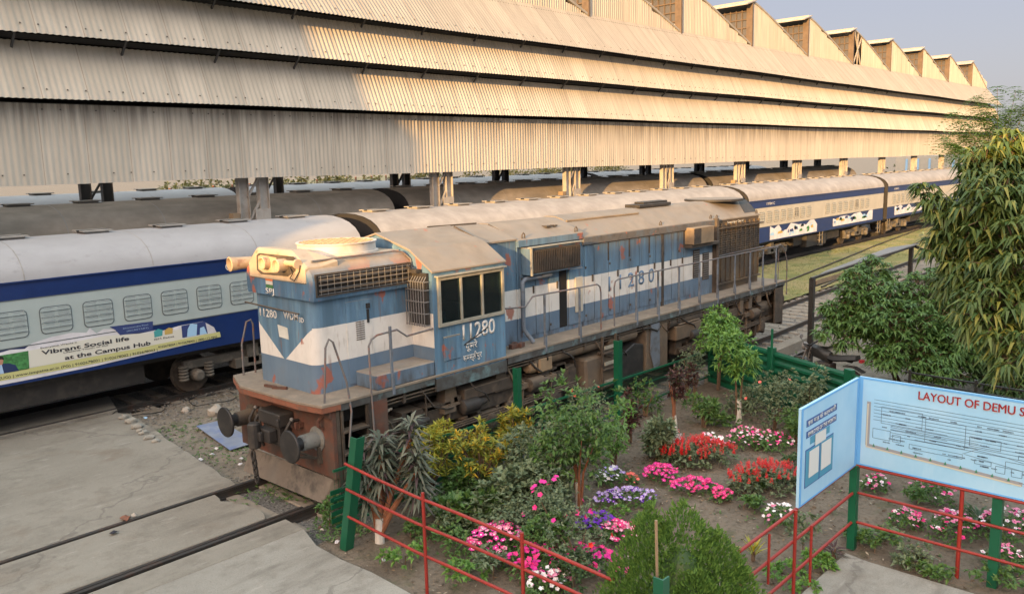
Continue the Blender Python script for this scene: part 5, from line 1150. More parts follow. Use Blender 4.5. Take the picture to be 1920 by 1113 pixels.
def bed(name, label, px, rx, ry, h, seed, mats, num, fr_=.03, cen=None, leaf='lf', spikes=False, group=None, rz=0., nleaf=60, L=.07, W=.035, cat='flower clump'):
    """a low mound of leaves under many blossoms"""
    rn = frnd(seed); p = at_z(px[0], px[1], GZ); t = thing(name, label, cat, (p.x, p.y, GZ), rz, group); rx *= 1.12; ry *= 1.18; h *= 1.18; num = int(num*1.45); nleaf = int(nleaf*1.4)
    fo = MB().mat(leaf); fl = MB(); ellipse = lambda: (math.sqrt(rn.random()), rn.uniform(0, 6.28))
    for _ in range(nleaf):
        q, a = ellipse(); b = Vector((rx*q*math.cos(a), ry*q*math.sin(a), h*(1-.5*q*q)*rn.uniform(.2, .95)))
        for k in range(6): fo.leaf(b, cluster_dirs(rn, .7), L*rn.uniform(.7, 1.3), W, .3, rn.uniform(-.6, .6))
    for _ in range(num):
        q, a = ellipse(); b = Vector((rx*q*math.cos(a), ry*q*math.sin(a), h*(1.02-.5*q*q)+rn.uniform(-.03, .03)))
        if spikes:
            mm = rn.choice(mats); fl.mat(mm); hh = rn.uniform(.07, .15)
            for j in range(7):
                z = hh*j/7
                for k in range(3): an = rn.uniform(0, 6.28); fl.leaf(b+Vector((0, 0, z)), (math.cos(an), math.sin(an), .5), .04*(1.15-j/9), .022, .2)
        else: flower(fl, b, (rn.uniform(-.5, .2), rn.uniform(-.6, .2), .8), fr_*rn.uniform(.55, 1.2), rn, mats, cen)
    fo.build('foliage', t); fl.build('blossoms', t); return t
# dark spiky dracaenas by the corner post (two rosettes on a red trunk with limewash)
def dracaena(name, label, px, heads, seed):
    rn = frnd(seed); p = at_z(px[0], px[1], GZ); t = thing(name, label, 'shrub', (p.x, p.y, GZ)); st_ = MB().mat('barkred'); fo = MB().mat('lfpurp')
    for (dx, dy, z) in heads:
        st_.tube([(0, 0, .1), (dx*.35, dy*.35, z*.45), (dx, dy, z)], .055, 8, True, .03)
        for ring in range(10):
            zz = z-.42+ring*.07
            for k in range(13):
                a = k*.483+ring*.7+rn.uniform(-.1, .1); el = rn.uniform(-.5, .15)+ring*.085
                fo.leaf((dx, dy, zz), (math.cos(a), math.sin(a), el), rn.uniform(.26, .40), .055, .45*rn.uniform(.5, 1.3))
    st_.build('stem', t); fo.build('foliage', t); lm = MB().mat('lime'); lm.tube([(0, 0, -.02), (.01, 0, .36)], .072, 10, True, .065); lm.build('whitewashed_base', t)
dracaena('dracaena', 'dark spiky variegated dracaena with whitewashed foot behind the leaning green post', (712, 1015), [(.10, .0, 1.30), (.52, -.18, 1.45), (.34, .16, 1.15), (-.08, .14, .95), (.42, -.4, 1.05)], 3)
def tufted(name, label, px, h, r, seed, leaf, n, L, W, group=None, lime=True, stem='bark', trunk=.45):
    rn = frnd(seed); p = at_z(px[0], px[1], GZ); t = thing(name, label, 'shrub', (p.x, p.y, GZ), group=group); st_ = MB().mat(stem); fo = MB().mat(leaf)
    for k in range(n*2):
        a = rn.uniform(0, 6.28); q = r*1.08*math.sqrt(rn.random()); z = h*(trunk+(1-trunk)*rn.uniform(-.15, 1)*(1-.4*q/r)); tip = Vector((q*math.cos(a), q*math.sin(a), z))
        if k % 3 == 0: st_.tube([(0, 0, h*trunk*.3), tip*.5+Vector((0, 0, h*.1)), tip], .014, 5, True, .006)
        for j in range(16):
            d = cluster_dirs(rn, .95); d.z = abs(d.z)*.8+.05; fo.leaf(tip+Vector((0, 0, rn.uniform(-.08, .03))), d, L*rn.uniform(.6, 1.1), W, .22*rn.uniform(.3, 1.5), rn.uniform(-.5, .5))
    st_.tube([(0, 0, 0), (.02, 0, h*trunk*.6)], .035, 7, True, .025); st_.build('stem', t); fo.build('foliage', t)
    if lime: lm = MB().mat('lime'); lm.tube([(0, 0, -.02), (.0, 0, h*.17)], .05, 9, True, .045); lm.build('whitewashed_base', t)
tufted('croton', 'olive yellow croton ball next to the dark dracaena', (812, 935), 1.28, .40, 11, 'lfyel', 34, .17, .036, 'yellow crotons along the track fence')
tufted('croton', 'broader yellow croton with orange-tipped lower leaves, second along the fence', (905, 930), 1.34, .42, 12, 'lfgold', 36, .16, .040, 'yellow crotons along the track fence')
tufted('croton', 'tall golden orange croton in front of the locomotive bogie', (968, 880), 1.35, .26, 13, 'lfgold', 22, .17, .040, 'yellow crotons along the track fence')
tufted('croton', 'olive croton rising behind the dracaena', (830, 900), 1.25, .26, 14, 'lfyel', 20, .15, .034, 'yellow crotons along the track fence', False)
shrub('garden_shrub', 'large leafy green shrub with whitewashed trunk in the middle of the garden', (1085, 955), 1.75, .62, 21, 'lf', .13, .05, 250, 'barkred', .30, True, droop=.25, bumps=8)
shrub('garden_shrub', 'greyer leaves of the shrub standing just left of the large whitewashed one', (1035, 945), 1.3, .48, 22, 'lfgrey', .11, .05, 130, 'bark', .15)
shrub('garden_shrub', 'bright green feathery shrub right of the large whitewashed one', (1150, 880), 1.15, .42, 23, 'lfbright', .10, .03, 130, 'bark', .12)
shrub('rose_bush', 'thin grey rose bush with single red blooms by the tall green post', (1100, 850), 1.25, .42, 24, 'lfgrey', .06, .03, 110, 'bark', .25, flowers=(['redp'], 5, .04, None))
shrub('garden_shrub', 'broad-leaved pale green plant beside the red railing', (885, 990), .55, .42, 25, 'lf', .22, .11, 45, 'bark', .2, bumps=4)
shrub('garden_shrub', 'dark round-leaved bush in the left middle of the garden', (960, 975), .72, .50, 26, 'lfgrey', .15, .09, 110, 'bark', .1)
shrub('garden_shrub', 'dusty grey bush between the crotons and the purple petunias', (1010, 960), .85, .45, 27, 'lfgrey', .12, .06, 110, 'bark', .12)
shrub('garden_shrub', 'leafy low bush at the foot of the second croton', (905, 950), .62, .28, 28, 'lfdark', .12, .06, 60, 'bark', .1)
shrub('rose_bush', 'rose bush with bright pink blooms just behind the top red rail', (1045, 1030), .95, .45, 29, 'lfgrey', .06, .035, 120, 'bark', .2, flowers=(['mag', 'pink'], 16, .042, None))
shrub('rose_bush', 'straggling rose bush left of the conical bush with crimson blooms', (1085, 1075), .80, .45, 30, 'lfgrey', .06, .035, 130, 'bark', .12, flowers=(['pink', 'mag', 'redp'], 13, .04, None))
shrub('copper_plant', 'slim dark copper plant beside the tall green post', (1182, 830), .95, .16, 31, 'lfcop', .13, .05, 60, 'bark', .1, bumps=4)
shrub('copper_plant', 'copper leaved plant on three whitewashed stems', (1265, 805), 1.15, .24, 32, 'lfcop', .12, .05, 60, 'barkred', .45, True, bumps=4)
shrub('copper_plant', 'small copper topped plant behind the three whitewashed stems', (1300, 770), .95, .2, 33, 'lfcop', .11, .045, 30, 'bark', .5)
shrub('garden_shrub', 'deep green upright plant with red flowers at its feet', (1232, 862), .85, .32, 34, 'lfgrey', .17, .06, 90, 'bark', .08, bumps=4)
shrub('garden_shrub', 'bright green shrub between the copper plant and the whitewashed sapling', (1320, 800), .62, .38, 35, 'lf', .14, .05, 80, 'bark', .1)
shrub('young_tree', 'bright green sapling with single whitewashed stem', (1385, 790), 1.88, .50, 36, 'lfbright', .16, .045, 150, 'bark', .52, True, droop=.35, cat='tree', nst=2, bumps=7)
shrub('young_tree', 'taller bright green sapling behind the whitewashed one', (1345, 730), 1.82, .52, 37, 'lfbright', .17, .05, 150, 'bark', .45, droop=.35, cat='tree', bumps=7)
shrub('rose_bush', 'dense pale rose bush below the green sheet fence', (1450, 805), 1.0, .55, 38, 'lfgrey', .075, .045, 230, 'bark', .1, flowers=(['coral'], 3, .04, None), bumps=7)
shrub('variegated_shrub', 'upright variegated shrub in front of the motorcycle', (1516, 805), 1.35, .27, 39, 'lfgrey', .10, .05, 130, 'bark', .1)
shrub('garden_shrub', 'dusty climber against the green sheet fence', (1470, 765), .95, .35, 40, 'lfgrey', .08, .05, 110, 'bark', .1)
shrub('garden_shrub', 'thin grey shrub in front of the kerb, right of the copper stems', (1290, 745), 1.1, .4, 41, 'lfgrey', .07, .025, 110, 'bark', .15)
for i, (px, h, r, lf_, L_, W_, n_, lab) in enumerate((((985, 925), 1.05, .45, 'lfgrey', .10, .05, 130, 'grey-green bush between the golden croton and the large whitewashed shrub'), ((1030, 880), 1.2, .42, 'lf', .10, .045, 130, 'mid green bush behind the large whitewashed shrub, left of it'), ((930, 1000), .6, .42, 'lfgrey', .13, .075, 90, 'grey round-leaved bush behind the magenta petunias'), ((870, 940), .75, .34, 'lf', .12, .06, 80, 'green bush under the first croton'), ((1020, 1005), .55, .36, 'lfgrey', .09, .05, 100, 'grey bush left of the whitewashed foot of the large shrub'), ((1010, 1050), .6, .42, 'lf', .08, .045, 100, 'green bush between the crimson petunias and the pink rose bush'), ((1400, 770), .7, .4, 'lfgrey', .08, .05, 110, 'grey rose bush beside the whitewashed sapling trunk'), ((1490, 830), .6, .4, 'lf', .08, .045, 100, 'green bush just left of the top corner of the smaller notice board'), ((1210, 780), .7, .35, 'lf', .09, .04, 90, 'green bush behind the deep green upright plant'), ((840, 1010), .45, .38, 'lfgrey', .08, .04, 80, 'low grey bush behind the first red upright'))):
    shrub('garden_shrub', lab, px, h, r, 700+i, lf_, L_, W_, n_, 'bark', .1, bumps=6)
# flower beds
PG = 'petunias in the middle beds'
bed('salvia_clump', 'big clump of scarlet salvia in the middle bed', (1308, 868), .62, .34, .34, 51, ['redp'], 90, leaf='lfgrey', spikes=True, rz=-.75, nleaf=130, L=.09, W=.05, group='scarlet salvia clumps')
bed('salvia_clump', 'second clump of scarlet salvia just left of the smaller notice board', (1438, 918), .60, .32, .34, 52, ['redp'], 70, leaf='lfgrey', spikes=True, rz=-.75, nleaf=120, L=.09, W=.05, group='scarlet salvia clumps')
bed('salvia_clump', 'few red salvias in front of the deep green upright plant', (1232, 858), .20, .18, .25, 53, ['redp'], 12, leaf='lfgrey', spikes=True, nleaf=30, group='scarlet salvia clumps')
bed('salvia_clump', 'pinkish white salvia at the left end of the big scarlet clump', (1262, 850), .14, .14, .36, 54, ['coral', 'wht'], 16, leaf='lf', spikes=True, nleaf=20, group='scarlet salvia clumps')
bed('petunia_clump', 'round clump of hot pink petunias left of the scarlet salvia', (1238, 898), .29, .24, .20, 55, ['pink', 'mag'], 75, .040, 'palepink', nleaf=40, group=PG)
bed('petunia_clump', 'longer clump of hot pink petunias in front of the scarlet salvia', (1300, 920), .36, .20, .18, 56, ['pink', 'mag'], 80, .040, 'palepink', rz=-.8, nleaf=40, group=PG)
bed('petunia_clump', 'small hot pink petunia tuft next to the conical bush top', (1352, 936), .16, .14, .16, 57, ['pink'], 26, .040, 'palepink', nleaf=20, group=PG)
bed('petunia_clump', 'wide patch of white-edged violet petunias', (1172, 944), .46, .22, .20, 58, ['violet', 'lilac', 'lilac'], 85, .038, 'wht', rz=-.7, nleaf=70, group=PG)
bed('petunia_clump', 'deep violet petunias in front of the white-edged ones', (1118, 992), .28, .22, .20, 59, ['violet'], 55, .040, None, nleaf=50, group=PG)
bed('petunia_clump', 'pink petunias touching the left side of the conical bush', (1160, 1012), .22, .24, .22, 60, ['pink', 'palepink'], 55, .042, 'wht', nleaf=40, group=PG)
bed('petunia_clump', 'lilac and white petunias behind the violet patch', (1145, 905), .28, .2, .22, 61, ['lilac', 'wht'], 34, .036, None, nleaf=50, group=PG)
bed('petunia_clump', 'magenta petunias behind the middle of the red railing', (935, 1040), .42, .34, .36, 62, ['mag', 'palepink', 'pink'], 70, .044, 'wht', nleaf=80, group=PG)
bed('petunia_clump', 'crimson pink petunias low by the second red upright', (1000, 1075), .36, .3, .30, 63, ['pink', 'mag'], 48, .044, None, nleaf=60, group=PG)
bed('petunia_clump', 'white and pink petunias under the lower red rail', (1030, 1105), .34, .2, .22, 64, ['wht', 'palepink'], 40, .042, None, nleaf=60, group=PG)
bed('petunia_clump', 'coral tuft between the violet patch and the hot pink clump', (1185, 908), .1, .1, .16, 65, ['coral'], 14, .036, None, nleaf=14, group=PG)
bed('petunia_clump', 'bright pink trail of petunias between railing and conical bush', (1120, 1070), .22, .42, .28, 66, ['pink', 'mag'], 46, .042, None, nleaf=60, group=PG)
VG = 'pink periwinkles'
for i, (px, rx, h, nm, lab) in enumerate((((1400, 835), .38, .30, 46, 'pale pink periwinkles in front of the whitewashed sapling'), ((1448, 838), .40, .24, 34, 'mauve pink periwinkles behind the second scarlet clump'), ((1745, 935), .36, .26, 30, 'pink periwinkles under the middle of the layout board'), ((1700, 985), .26, .20, 26, 'low pink periwinkles left of the dark spiky plant'), ((1785, 1010), .34, .34, 44, 'pink periwinkles in front of the dark spiky plant'), ((1893, 1010), .40, .36, 70, 'mass of pink periwinkles at the right edge of the picture'), ((1885, 1060), .28, .22, 22, 'thin pink periwinkles by the last green post'), ((1640, 920), .22, .24, 18, 'pink periwinkles behind the post under the board fold'), ((1462, 985), .24, .3, 26, 'pale pink phlox beside the left red upright'), ((1330, 848), .3, .3, 26, 'white phlox behind the big scarlet clump'), ((1655, 760), .2, .2, 10, 'few pink periwinkles hidden behind the layout board'))):
    bed('periwinkle_clump', lab, px, rx, rx*.8, h, 70+i, ['palepink', 'palepink', 'pink', 'wht'] if i not in (8, 9) else ['wht', 'palepink'], nm, .034, 'mag' if i not in (8, 9) else None, nleaf=int(60*rx/.3), group=VG)
LG = 'small leafy plants on the soil'
low = [((1640, 1035), .26, .22, 'lf'), ((1720, 945), .24, .26, 'lf'), ((1810, 985), .2, .2, 'lfdark'), ((1395, 955), .26, .16, 'lf'), ((1420, 905), .3, .2, 'lf'), ((1490, 880), .3, .2, 'lfdark'), ((1690, 1060), .3, .16, 'lfgrey'), ((1745, 1075), .25, .2, 'lf'), ((1505, 1035), .25, .5, 'lfgrey'), ((1540, 1060), .25, .2, 'lfbright'), ((1490, 1090), .3, .14, 'lfbright'), ((1860, 1090), .3, .2, 'lf'), ((770, 1010), .22, .25, 'lf'), ((840, 1035), .3, .3, 'lf'), ((760, 1060), .25, .2, 'lfbright'), ((860, 1085), .3, .25, 'lfbright'), ((790, 960), .3, .4, 'lfdark'), ((925, 1085), .3, .3, 'lfgrey'), ((1075, 1110), .4, .5, 'lfdark'), ((618, 985), .22, .3, 'lf'), ((1280, 860), .25, .2, 'lf'), ((1360, 800), .3, .2, 'lf'), ((1545, 900), .25, .3, 'lfdark'), ((845, 975), .3, .35, 'lf'), ((1210, 990), .2, .15, 'lf'), ((1600, 1010), .22, .16, 'lf'), ((1150, 975), .2, .12, 'lfbright'), ((1660, 1010), .2, .14, 'lfgrey'), ((950, 1020), .3, .45, 'lfgrey'), ((1000, 1010), .3, .5, 'lfgrey'), ((1560, 850), .3, .3, 'lfdark'), ((1700, 870), .25, .25, 'lf')]
LOWLAB = ['leafy plant by the path corner, beside the post under the board fold', 'round green plant under the layout board, behind the middle rail', 'small plant just left of the dark spiky agave', 'low green mound between hot pink petunias and second scarlet salvia', 'low greenery between the two scarlet salvia clumps', 'dark low plant touching the left edge of the smaller notice board', 'grey-leaved plant along the far edge of the concrete path, left of the red upright', 'green plant along the far edge of the concrete path, nearest the red upright', 'tall thin grey plant behind the left red upright', 'pale green seedling right of the left red upright', 'bright low leaves at the bottom edge right of the conical bush', 'green seedling at the foot of the last green post', 'leafy plant at the whitewashed foot of the dracaena', 'leafy plant behind the first red upright', 'bright seedling beside the walkway, left of the first red upright', 'bright low leaves beside the walkway under the lowest red rail', 'dark plant between dracaena and first croton', 'grey low plant under the magenta petunias', 'dark leafy plant at the bottom edge left of the conical bush', 'plant growing outside the garden, left of the leaning green post', 'low green plant at the left end of the big scarlet salvia', "low plant beside the whitewashed sapling's periwinkles", 'dark plant behind the lower edge of the smaller notice board', 'leafy plant between the first croton and the broad-leaved plant', 'small plant under the pink petunias beside the conical bush', 'seedling at the tip of the concrete path', 'bright seedling below the white-edged violet petunias', 'grey seedling right of the plant at the path corner', 'grey plant between the magenta petunias and the middle shrubs', 'taller grey plant left of the crimson rose bush', 'dark plant seen past the left edge of the smaller board', "low plant hidden behind the layout board's lower edge"]
for i, (px, r, h, lf_) in enumerate(low):
    r *= 1.25; h *= 1.2; rn = frnd(200+i); p = at_z(px[0], px[1], GZ)
    t = thing('leafy_plant', LOWLAB[i], 'plant', (p.x, p.y, GZ), group=LG)
    fo = MB().mat(lf_); foliage(fo, rn, (0, 0, h*.55), (r, r, h*.6), int(45*r/.25), .09, .045, .25, .6, bumps=3); fo.build('foliage', t)
    stm = MB().mat('bark'); stm.tube([(0, 0, 0), (.01, 0, h*.6)], .008, 5); stm.build('stem', t)
def spiky(name, label, px, seed, leaf, n, L, W, el, dr=.25):
    rn = frnd(seed); p = at_z(px[0], px[1], GZ); t = thing(name, label, 'plant', (p.x, p.y, GZ)); fo = MB().mat(leaf)
    for k in range(n): a = k*2.4; fo.leaf((0, 0, .04+.1*k/n), (math.cos(a), math.sin(a), el*rn.uniform(.3, 1.6)), L*rn.uniform(.7, 1.1), W, dr*rn.uniform(.3, 1.3))
    fo.build('foliage', t); stm = MB().mat('bark'); stm.tube([(0, 0, 0), (0, 0, .14)], .03, 6); stm.build('stem', t)
spiky('spiky_plant', 'dark spiky agave-like plant under the layout board', (1835, 985), 301, 'lfdark', 46, .48, .04, .5)
spiky('spiky_plant', 'purple strap-leaved plant by the concrete path corner', (1563, 1045), 302, 'lfcop', 26, .26, .03, .35)
spiky('spiky_plant', 'cream striped spiky plant against the conical bush', (1412, 1050), 303, 'lfyel', 26, .34, .03, 1.3)
spiky('spiky_plant', 'brown dried strap plant behind the lowest rail under the layout board', (1725, 1065), 304, 'lfcop', 24, .24, .035, 1.0)
# conical bush
def conifer():
    rn = frnd(400); t = thing('conical_bush', 'dense rounded cone of bright green thuja at the bottom edge', 'bush', (-.34, -7.66, GZ)); fo = MB().mat('lfthuja')
    mounds = [((.0, .0), 2.03, .84, 1.65), ((-.14, .30), 1.97, .66, 1.6), ((.30, -.24), 1.70, .66, 1.7), ((-.22, -.30), 1.5, .64, 1.7)]
    for k in range(15000):
        (mx_, my_), H, Rr, ex = rn.choice(mounds); z = H*(1-rn.random()**.62*.99); q = z/H; a = rn.uniform(0, 6.28)
        lump = 1+.08*math.sin(a*6+z*5+H*9)+.06*math.sin(a*11-z*8); rad = Rr*(1-q**ex)**.8*lump+.015
        d = Vector((math.cos(a)*.8, math.sin(a)*.8, .8+.5*q)); c = Vector((mx_+rad*math.cos(a), my_+rad*math.sin(a), z-.05))-Vector((d.x, d.y, 0))*rn.uniform(.02, .14)
        for j in range(3): fo.leaf(c+cluster_dirs(rn, .5)*.03, d+cluster_dirs(rn, .5)*.6, rn.uniform(.035, .075), .020, rn.uniform(-.05, .1), rn.uniform(-1.5, 1.5))
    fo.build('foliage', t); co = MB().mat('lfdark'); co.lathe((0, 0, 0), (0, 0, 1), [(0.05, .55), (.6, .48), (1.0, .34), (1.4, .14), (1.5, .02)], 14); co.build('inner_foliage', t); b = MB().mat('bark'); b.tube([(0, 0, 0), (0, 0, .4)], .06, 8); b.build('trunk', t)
conifer()
# ================================================================== trees
def tree(name, label, base, branches, blobs, seed, leaf, n, L, W, whorl, droop, group=None, trunkr=.09, stem='bark', updir=.35):
    """trunk and limbs; leaf whorls hung through a set of crown lumps (centre, radius)"""
    rn = frnd(seed); t = thing(name, label, 'tree', base, group=group); st_ = MB().mat(stem); fo = MB().mat(leaf); B = Vector(base)
    for pts in branches: st_.tube([Vector(p) for p in pts], trunkr, 8, True, trunkr*.3)
    tot = sum(r_**2 for c, r_ in blobs)
    for c, r_ in blobs:
        c = Vector(c)
        for _ in range(int(n*r_**2/tot)):
            d = cluster_dirs(rn, updir); p = c+d*r_*rn.uniform(.5, 1.0)
            fo.mat(stem).tube([p-d*r_*.35, p], .008, 4, False); fo.mat(leaf)
            for k in range(whorl):
                a = rn.uniform(0, 6.28); e = Vector((math.cos(a), math.sin(a), rn.uniform(-.5, .35)))+d*.5
                fo.leaf(p, e, L*rn.uniform(.65, 1.15), W*rn.uniform(.8, 1.15), droop*rn.uniform(.5, 1.3), rn.uniform(-.4, .4))
    st_.build('trunk', t); fo.build('crown', t); return t
def lp(px, py, depth):                       # point at a given distance in front of the camera
    d = ray(px, py); return CAM+d*(depth/FPX)
def blobs_at(base, lst): return [(lp(px, py, dp)-Vector(base), r) for px, py, dp, r in lst]
b0 = (12.6, -5.6, GZ)
bl = blobs_at(b0, [(1620, 560, 19, .72), (1590, 605, 19, .50), (1650, 600, 18.6, .72), (1610, 520, 19.3, .36), (1640, 505, 19.5, .34), (1670, 535, 19.5, .42), (1700, 620, 18.6, .75), (1735, 560, 19, .75), (1770, 650, 18.6, .75), (1650, 655, 18.4, .36), (1563, 585, 19, .30), (1552, 622, 18.8, .26), (1800, 600, 19, .7), (1590, 640, 18.6, .28), (1700, 665, 18.2, .55), (1745, 690, 18, .55), (1660, 675, 18.0, .35), (1790, 650, 18.4, .6)])
tree('lychee_tree', 'broad dark green tree hanging over the motorcycle', b0, [[(0, 0, 0), (.15, .3, .9), (.3, .8, 1.9)], [(.15, 0, 0), (-.2, .4, 1.0), (-.3, 1.0, 1.8)], [(0, 0, .4), (.5, -.3, 1.2), (.7, -.2, 2.0)]], bl, 501, 'lf', 2000, .20, .055, 9, .42, trunkr=.07)
b0 = (13.8, -7.3, GZ)
bl = blobs_at(b0, [(1840, 560, 20, .9), (1800, 540, 20, .7), (1880, 620, 19.5, 1.0), (1820, 660, 19, .8), (1900, 690, 19, .8), (1850, 500, 20.5, .8), (1770, 690, 18.6, .6), (1860, 600, 19, 1.0), (1920, 560, 19, 1.0), (1890, 715, 18.5, .6)])
tree('lychee_tree', 'darker tree filling the gap behind the layout board', b0, [[(0, 0, 0), (.1, 0, 1.2), (.2, .2, 2.4)], [(0, 0, .5), (.5, -.4, 1.6), (.8, -.5, 2.6)], [(0, 0, .3), (-.3, .5, 1.5), (-.5, .8, 2.3)]], bl, 502, 'lfdark', 1700, .22, .06, 9, .42, trunkr=.09)
b0 = (7.6, -10.6, GZ)
bl = blobs_at(b0, [(1800, 430, 12, .38), (1760, 385, 12, .22), (1735, 360, 12, .14), (1840, 330, 12, .40), (1890, 275, 12, .28), (1840, 300, 12.2, .2), (1890, 330, 12, .40), (1945, 290, 12, .45), (1870, 400, 11.6, .62), (1920, 500, 11.2, .75), (1835, 500, 11.8, .45), (1930, 400, 11.5, .6), (1870, 590, 11, .5), (1920, 670, 10.6, .45), (1790, 530, 12, .28), (1750, 460, 12.2, .2), (1840, 560, 11.6, .35)])
tree('mango_tree', 'tall mango tree with drooping yellow-green leaves at the right edge', b0, [[(0, 0, 0), (.1, .2, 1.8), (.0, .5, 3.2), (-.3, .8, 4.4)], [(.05, .3, 2.2), (-.4, 1.2, 3.2), (-.8, 1.9, 3.9)], [(.0, .5, 3.2), (-.2, .3, 4.4), (-.2, .4, 5.4)], [(.05, .2, 1.6), (-.8, .6, 2.5), (-1.5, .9, 2.9)]], bl, 503, 'lfmango', 1150, .24, .050, 10, .7, trunkr=.13)
# feathery tree top behind
b0 = (24, -9.5, GZ); rn = frnd(504)
ft_ = thing('feathery_tree', 'feathery-leaved tree rising against the sky behind the mango', 'tree', b0); st_ = MB().mat('bark'); fo = MB().mat('lf')
c0 = lp(1870, 330, 30)-Vector(b0); st_.tube([(0, 0, 0), (.2, 0, 3), c0], .12, 8, True, .05)
for (px, py) in ((1790, 215), (1830, 185), (1870, 165), (1905, 170), (1850, 215), (1890, 210), (1925, 200), (1800, 250), (1840, 250), (1885, 260), (1780, 270), (1765, 255), (1920, 240), (1820, 290), (1870, 300), (1910, 300)):
    e = lp(px, py, 30+rn.uniform(-.8, .8))-Vector(b0); st_.tube([c0, c0.lerp(e, .6)+Vector((0, 0, .1)), e], .018, 5, True, .005)
    for k in range(38):
        q = c0.lerp(e, rn.uniform(.55, 1.05)); a = rn.uniform(0, 6.28); dv = Vector((math.cos(a), math.sin(a), rn.uniform(-.2, .3)))
        for j in range(7):
            qq = q+dv*(.09*j)-Vector((0, 0, .012*j*j))
            sv = Vector((-dv.y, dv.x, 0))
            for s in (-1, 1): fo.leaf(qq, sv*s+dv*.3, .20, .06, .2)
st_.build('trunk', ft_); fo.build('crown', ft_)
# pale bare shrub beyond the coaches' end, and distant trees
def bgtree(name, label, x, y, h, r, seed, leaf='lfbg', group='trees beyond the yard', L=.5, n=150):
    rn = frnd(seed); t = thing(name, label, 'tree', (x, y, -.2), group=group); st_ = MB().mat('bark'); st_.tube([(0, 0, 0), (.1, 0, h*.5)], .2, 6, True, .1); st_.build('trunk', t)
    fo = MB().mat(leaf); foliage(fo, rn, (0, 0, h*.58), (r, r, h*.45), n, L, L*.5, .2, .4, tuft=5, bumps=7); fo.build('crown', t); return t
rn = frnd(61)
bg_labels = 'dusty green tree in the row beyond the far coaches'
for k in range(26):
    x = 34+k*6.2+rn.uniform(-1.5, 1.5); bgtree('roadside_tree', bg_labels, x, 62+rn.uniform(-4, 4)+x*.35, rn.uniform(4.2, 5.4), rn.uniform(3, 4), 600+k)
for k in range(9): bgtree('roadside_tree', 'hazy tree beyond the end of the yard, right of the train shed', 120+rn.uniform(0, 50), -22+k*6.5, rn.uniform(5, 8), rn.uniform(3, 5), 650+k, L=.6)
bgtree('pale_shrub', 'pale dusty shrub by the end of the coaches, left of the mango leaves', 33, -1.2, 3.6, 1.5, 680, 'lfgrey', None, .22, 200)
# yellow boundary wall with red pilasters
yw = thing('boundary_wall', 'cream boundary wall with red pilasters far behind the shed', 'wall', (60, 95, 0)); d = Vector((.82, .57, 0)).normalized(); nn = Vector((-d.y, d.x, 0))
MB().mat('yellowwall').obox((0, 0, 1.6), d, nn, (0, 0, 1), 60, .15, 1.9).build('wall', yw); mb = MB().mat('orangeedge')
for k in range(24): mb.obox(d*(-56+k*4.8)-nn*.2+Vector((0, 0, 1.6)), d, nn, (0, 0, 1), .22, .12, 1.95)
mb.build('pilasters', yw)
# white building beyond the coach end
wb = thing('white_building', 'low white and blue building glimpsed beyond the far end of the shed', 'building', (104, 20, 0)); MB().mat('ccream').box(-4, 4, -4, 3, 0, 4.9).build('wall', wb)
mb = MB().mat('lightblue')
for k in range(5): mb.box(-4.06, -4.01, -3.6+k*1.3, -3.35+k*1.3, .5, 4.6)
mb.build('window', wb)
# ================================================================== platform edge, shelter, motorcycle, odds and ends
pe = thing('platform_wall', 'low concrete kerb wall beside the track behind the motorcycle', 'wall', (10, -1.9, 0)); mb = MB().mat('concrete'); mb.prism([(0.4, -.25, -.2), (0.4, .1, -.2), (0.4, .1, .1), (.4, -.25, .1)], (38, .3, 0)); mb.build('wall', pe, bevel=.015)
sh_ = thing('bike_shelter', 'black steel shelter frame with thin grey sheet roof above the motorcycle', 'shelter', (13.25, -3.2, 0))
a, b = Vector((0, 0, 2.2)), Vector((8.1, 0, 2.3))
mb = MB().mat('greyroof'); mb.prism([a+Vector((.3, -.08, .05)), b+Vector((.2, -.1, .05)), b+Vector((-.6, .6, -.05)), a+Vector((1.2, .12, .03))], (0, 0, .03)); mb.build('roof_sheet', sh_)
for x, y, z0, z1 in ((.08, 0, 0, 2.2), (7.8, 0, 0, 2.28), (7.8, -1.55, 0, 1.6), (4.0, 0, 0, 2.25)): MB().mat('blackpaint').box(x-.06, x+.06, y-.06, y+.06, z0, z1).build('post', sh_)
mb = MB().mat('blackpaint'); mb.bar(a, b, .06); mb.bar(b, b+Vector((0, -2.1, -.85)), .08); mb.bar(a+Vector((0, 0, -.22)), b+Vector((-4, 0, -.22)), .05); mb.build('beam', sh_)
mb = MB().mat('tan'); mb.box(.2, 2.2, -.06, .0, 2.02, 2.12); mb.build('sunlit_tone_board', sh_)  # tan colour stands in for orange sunlight on the eave beam
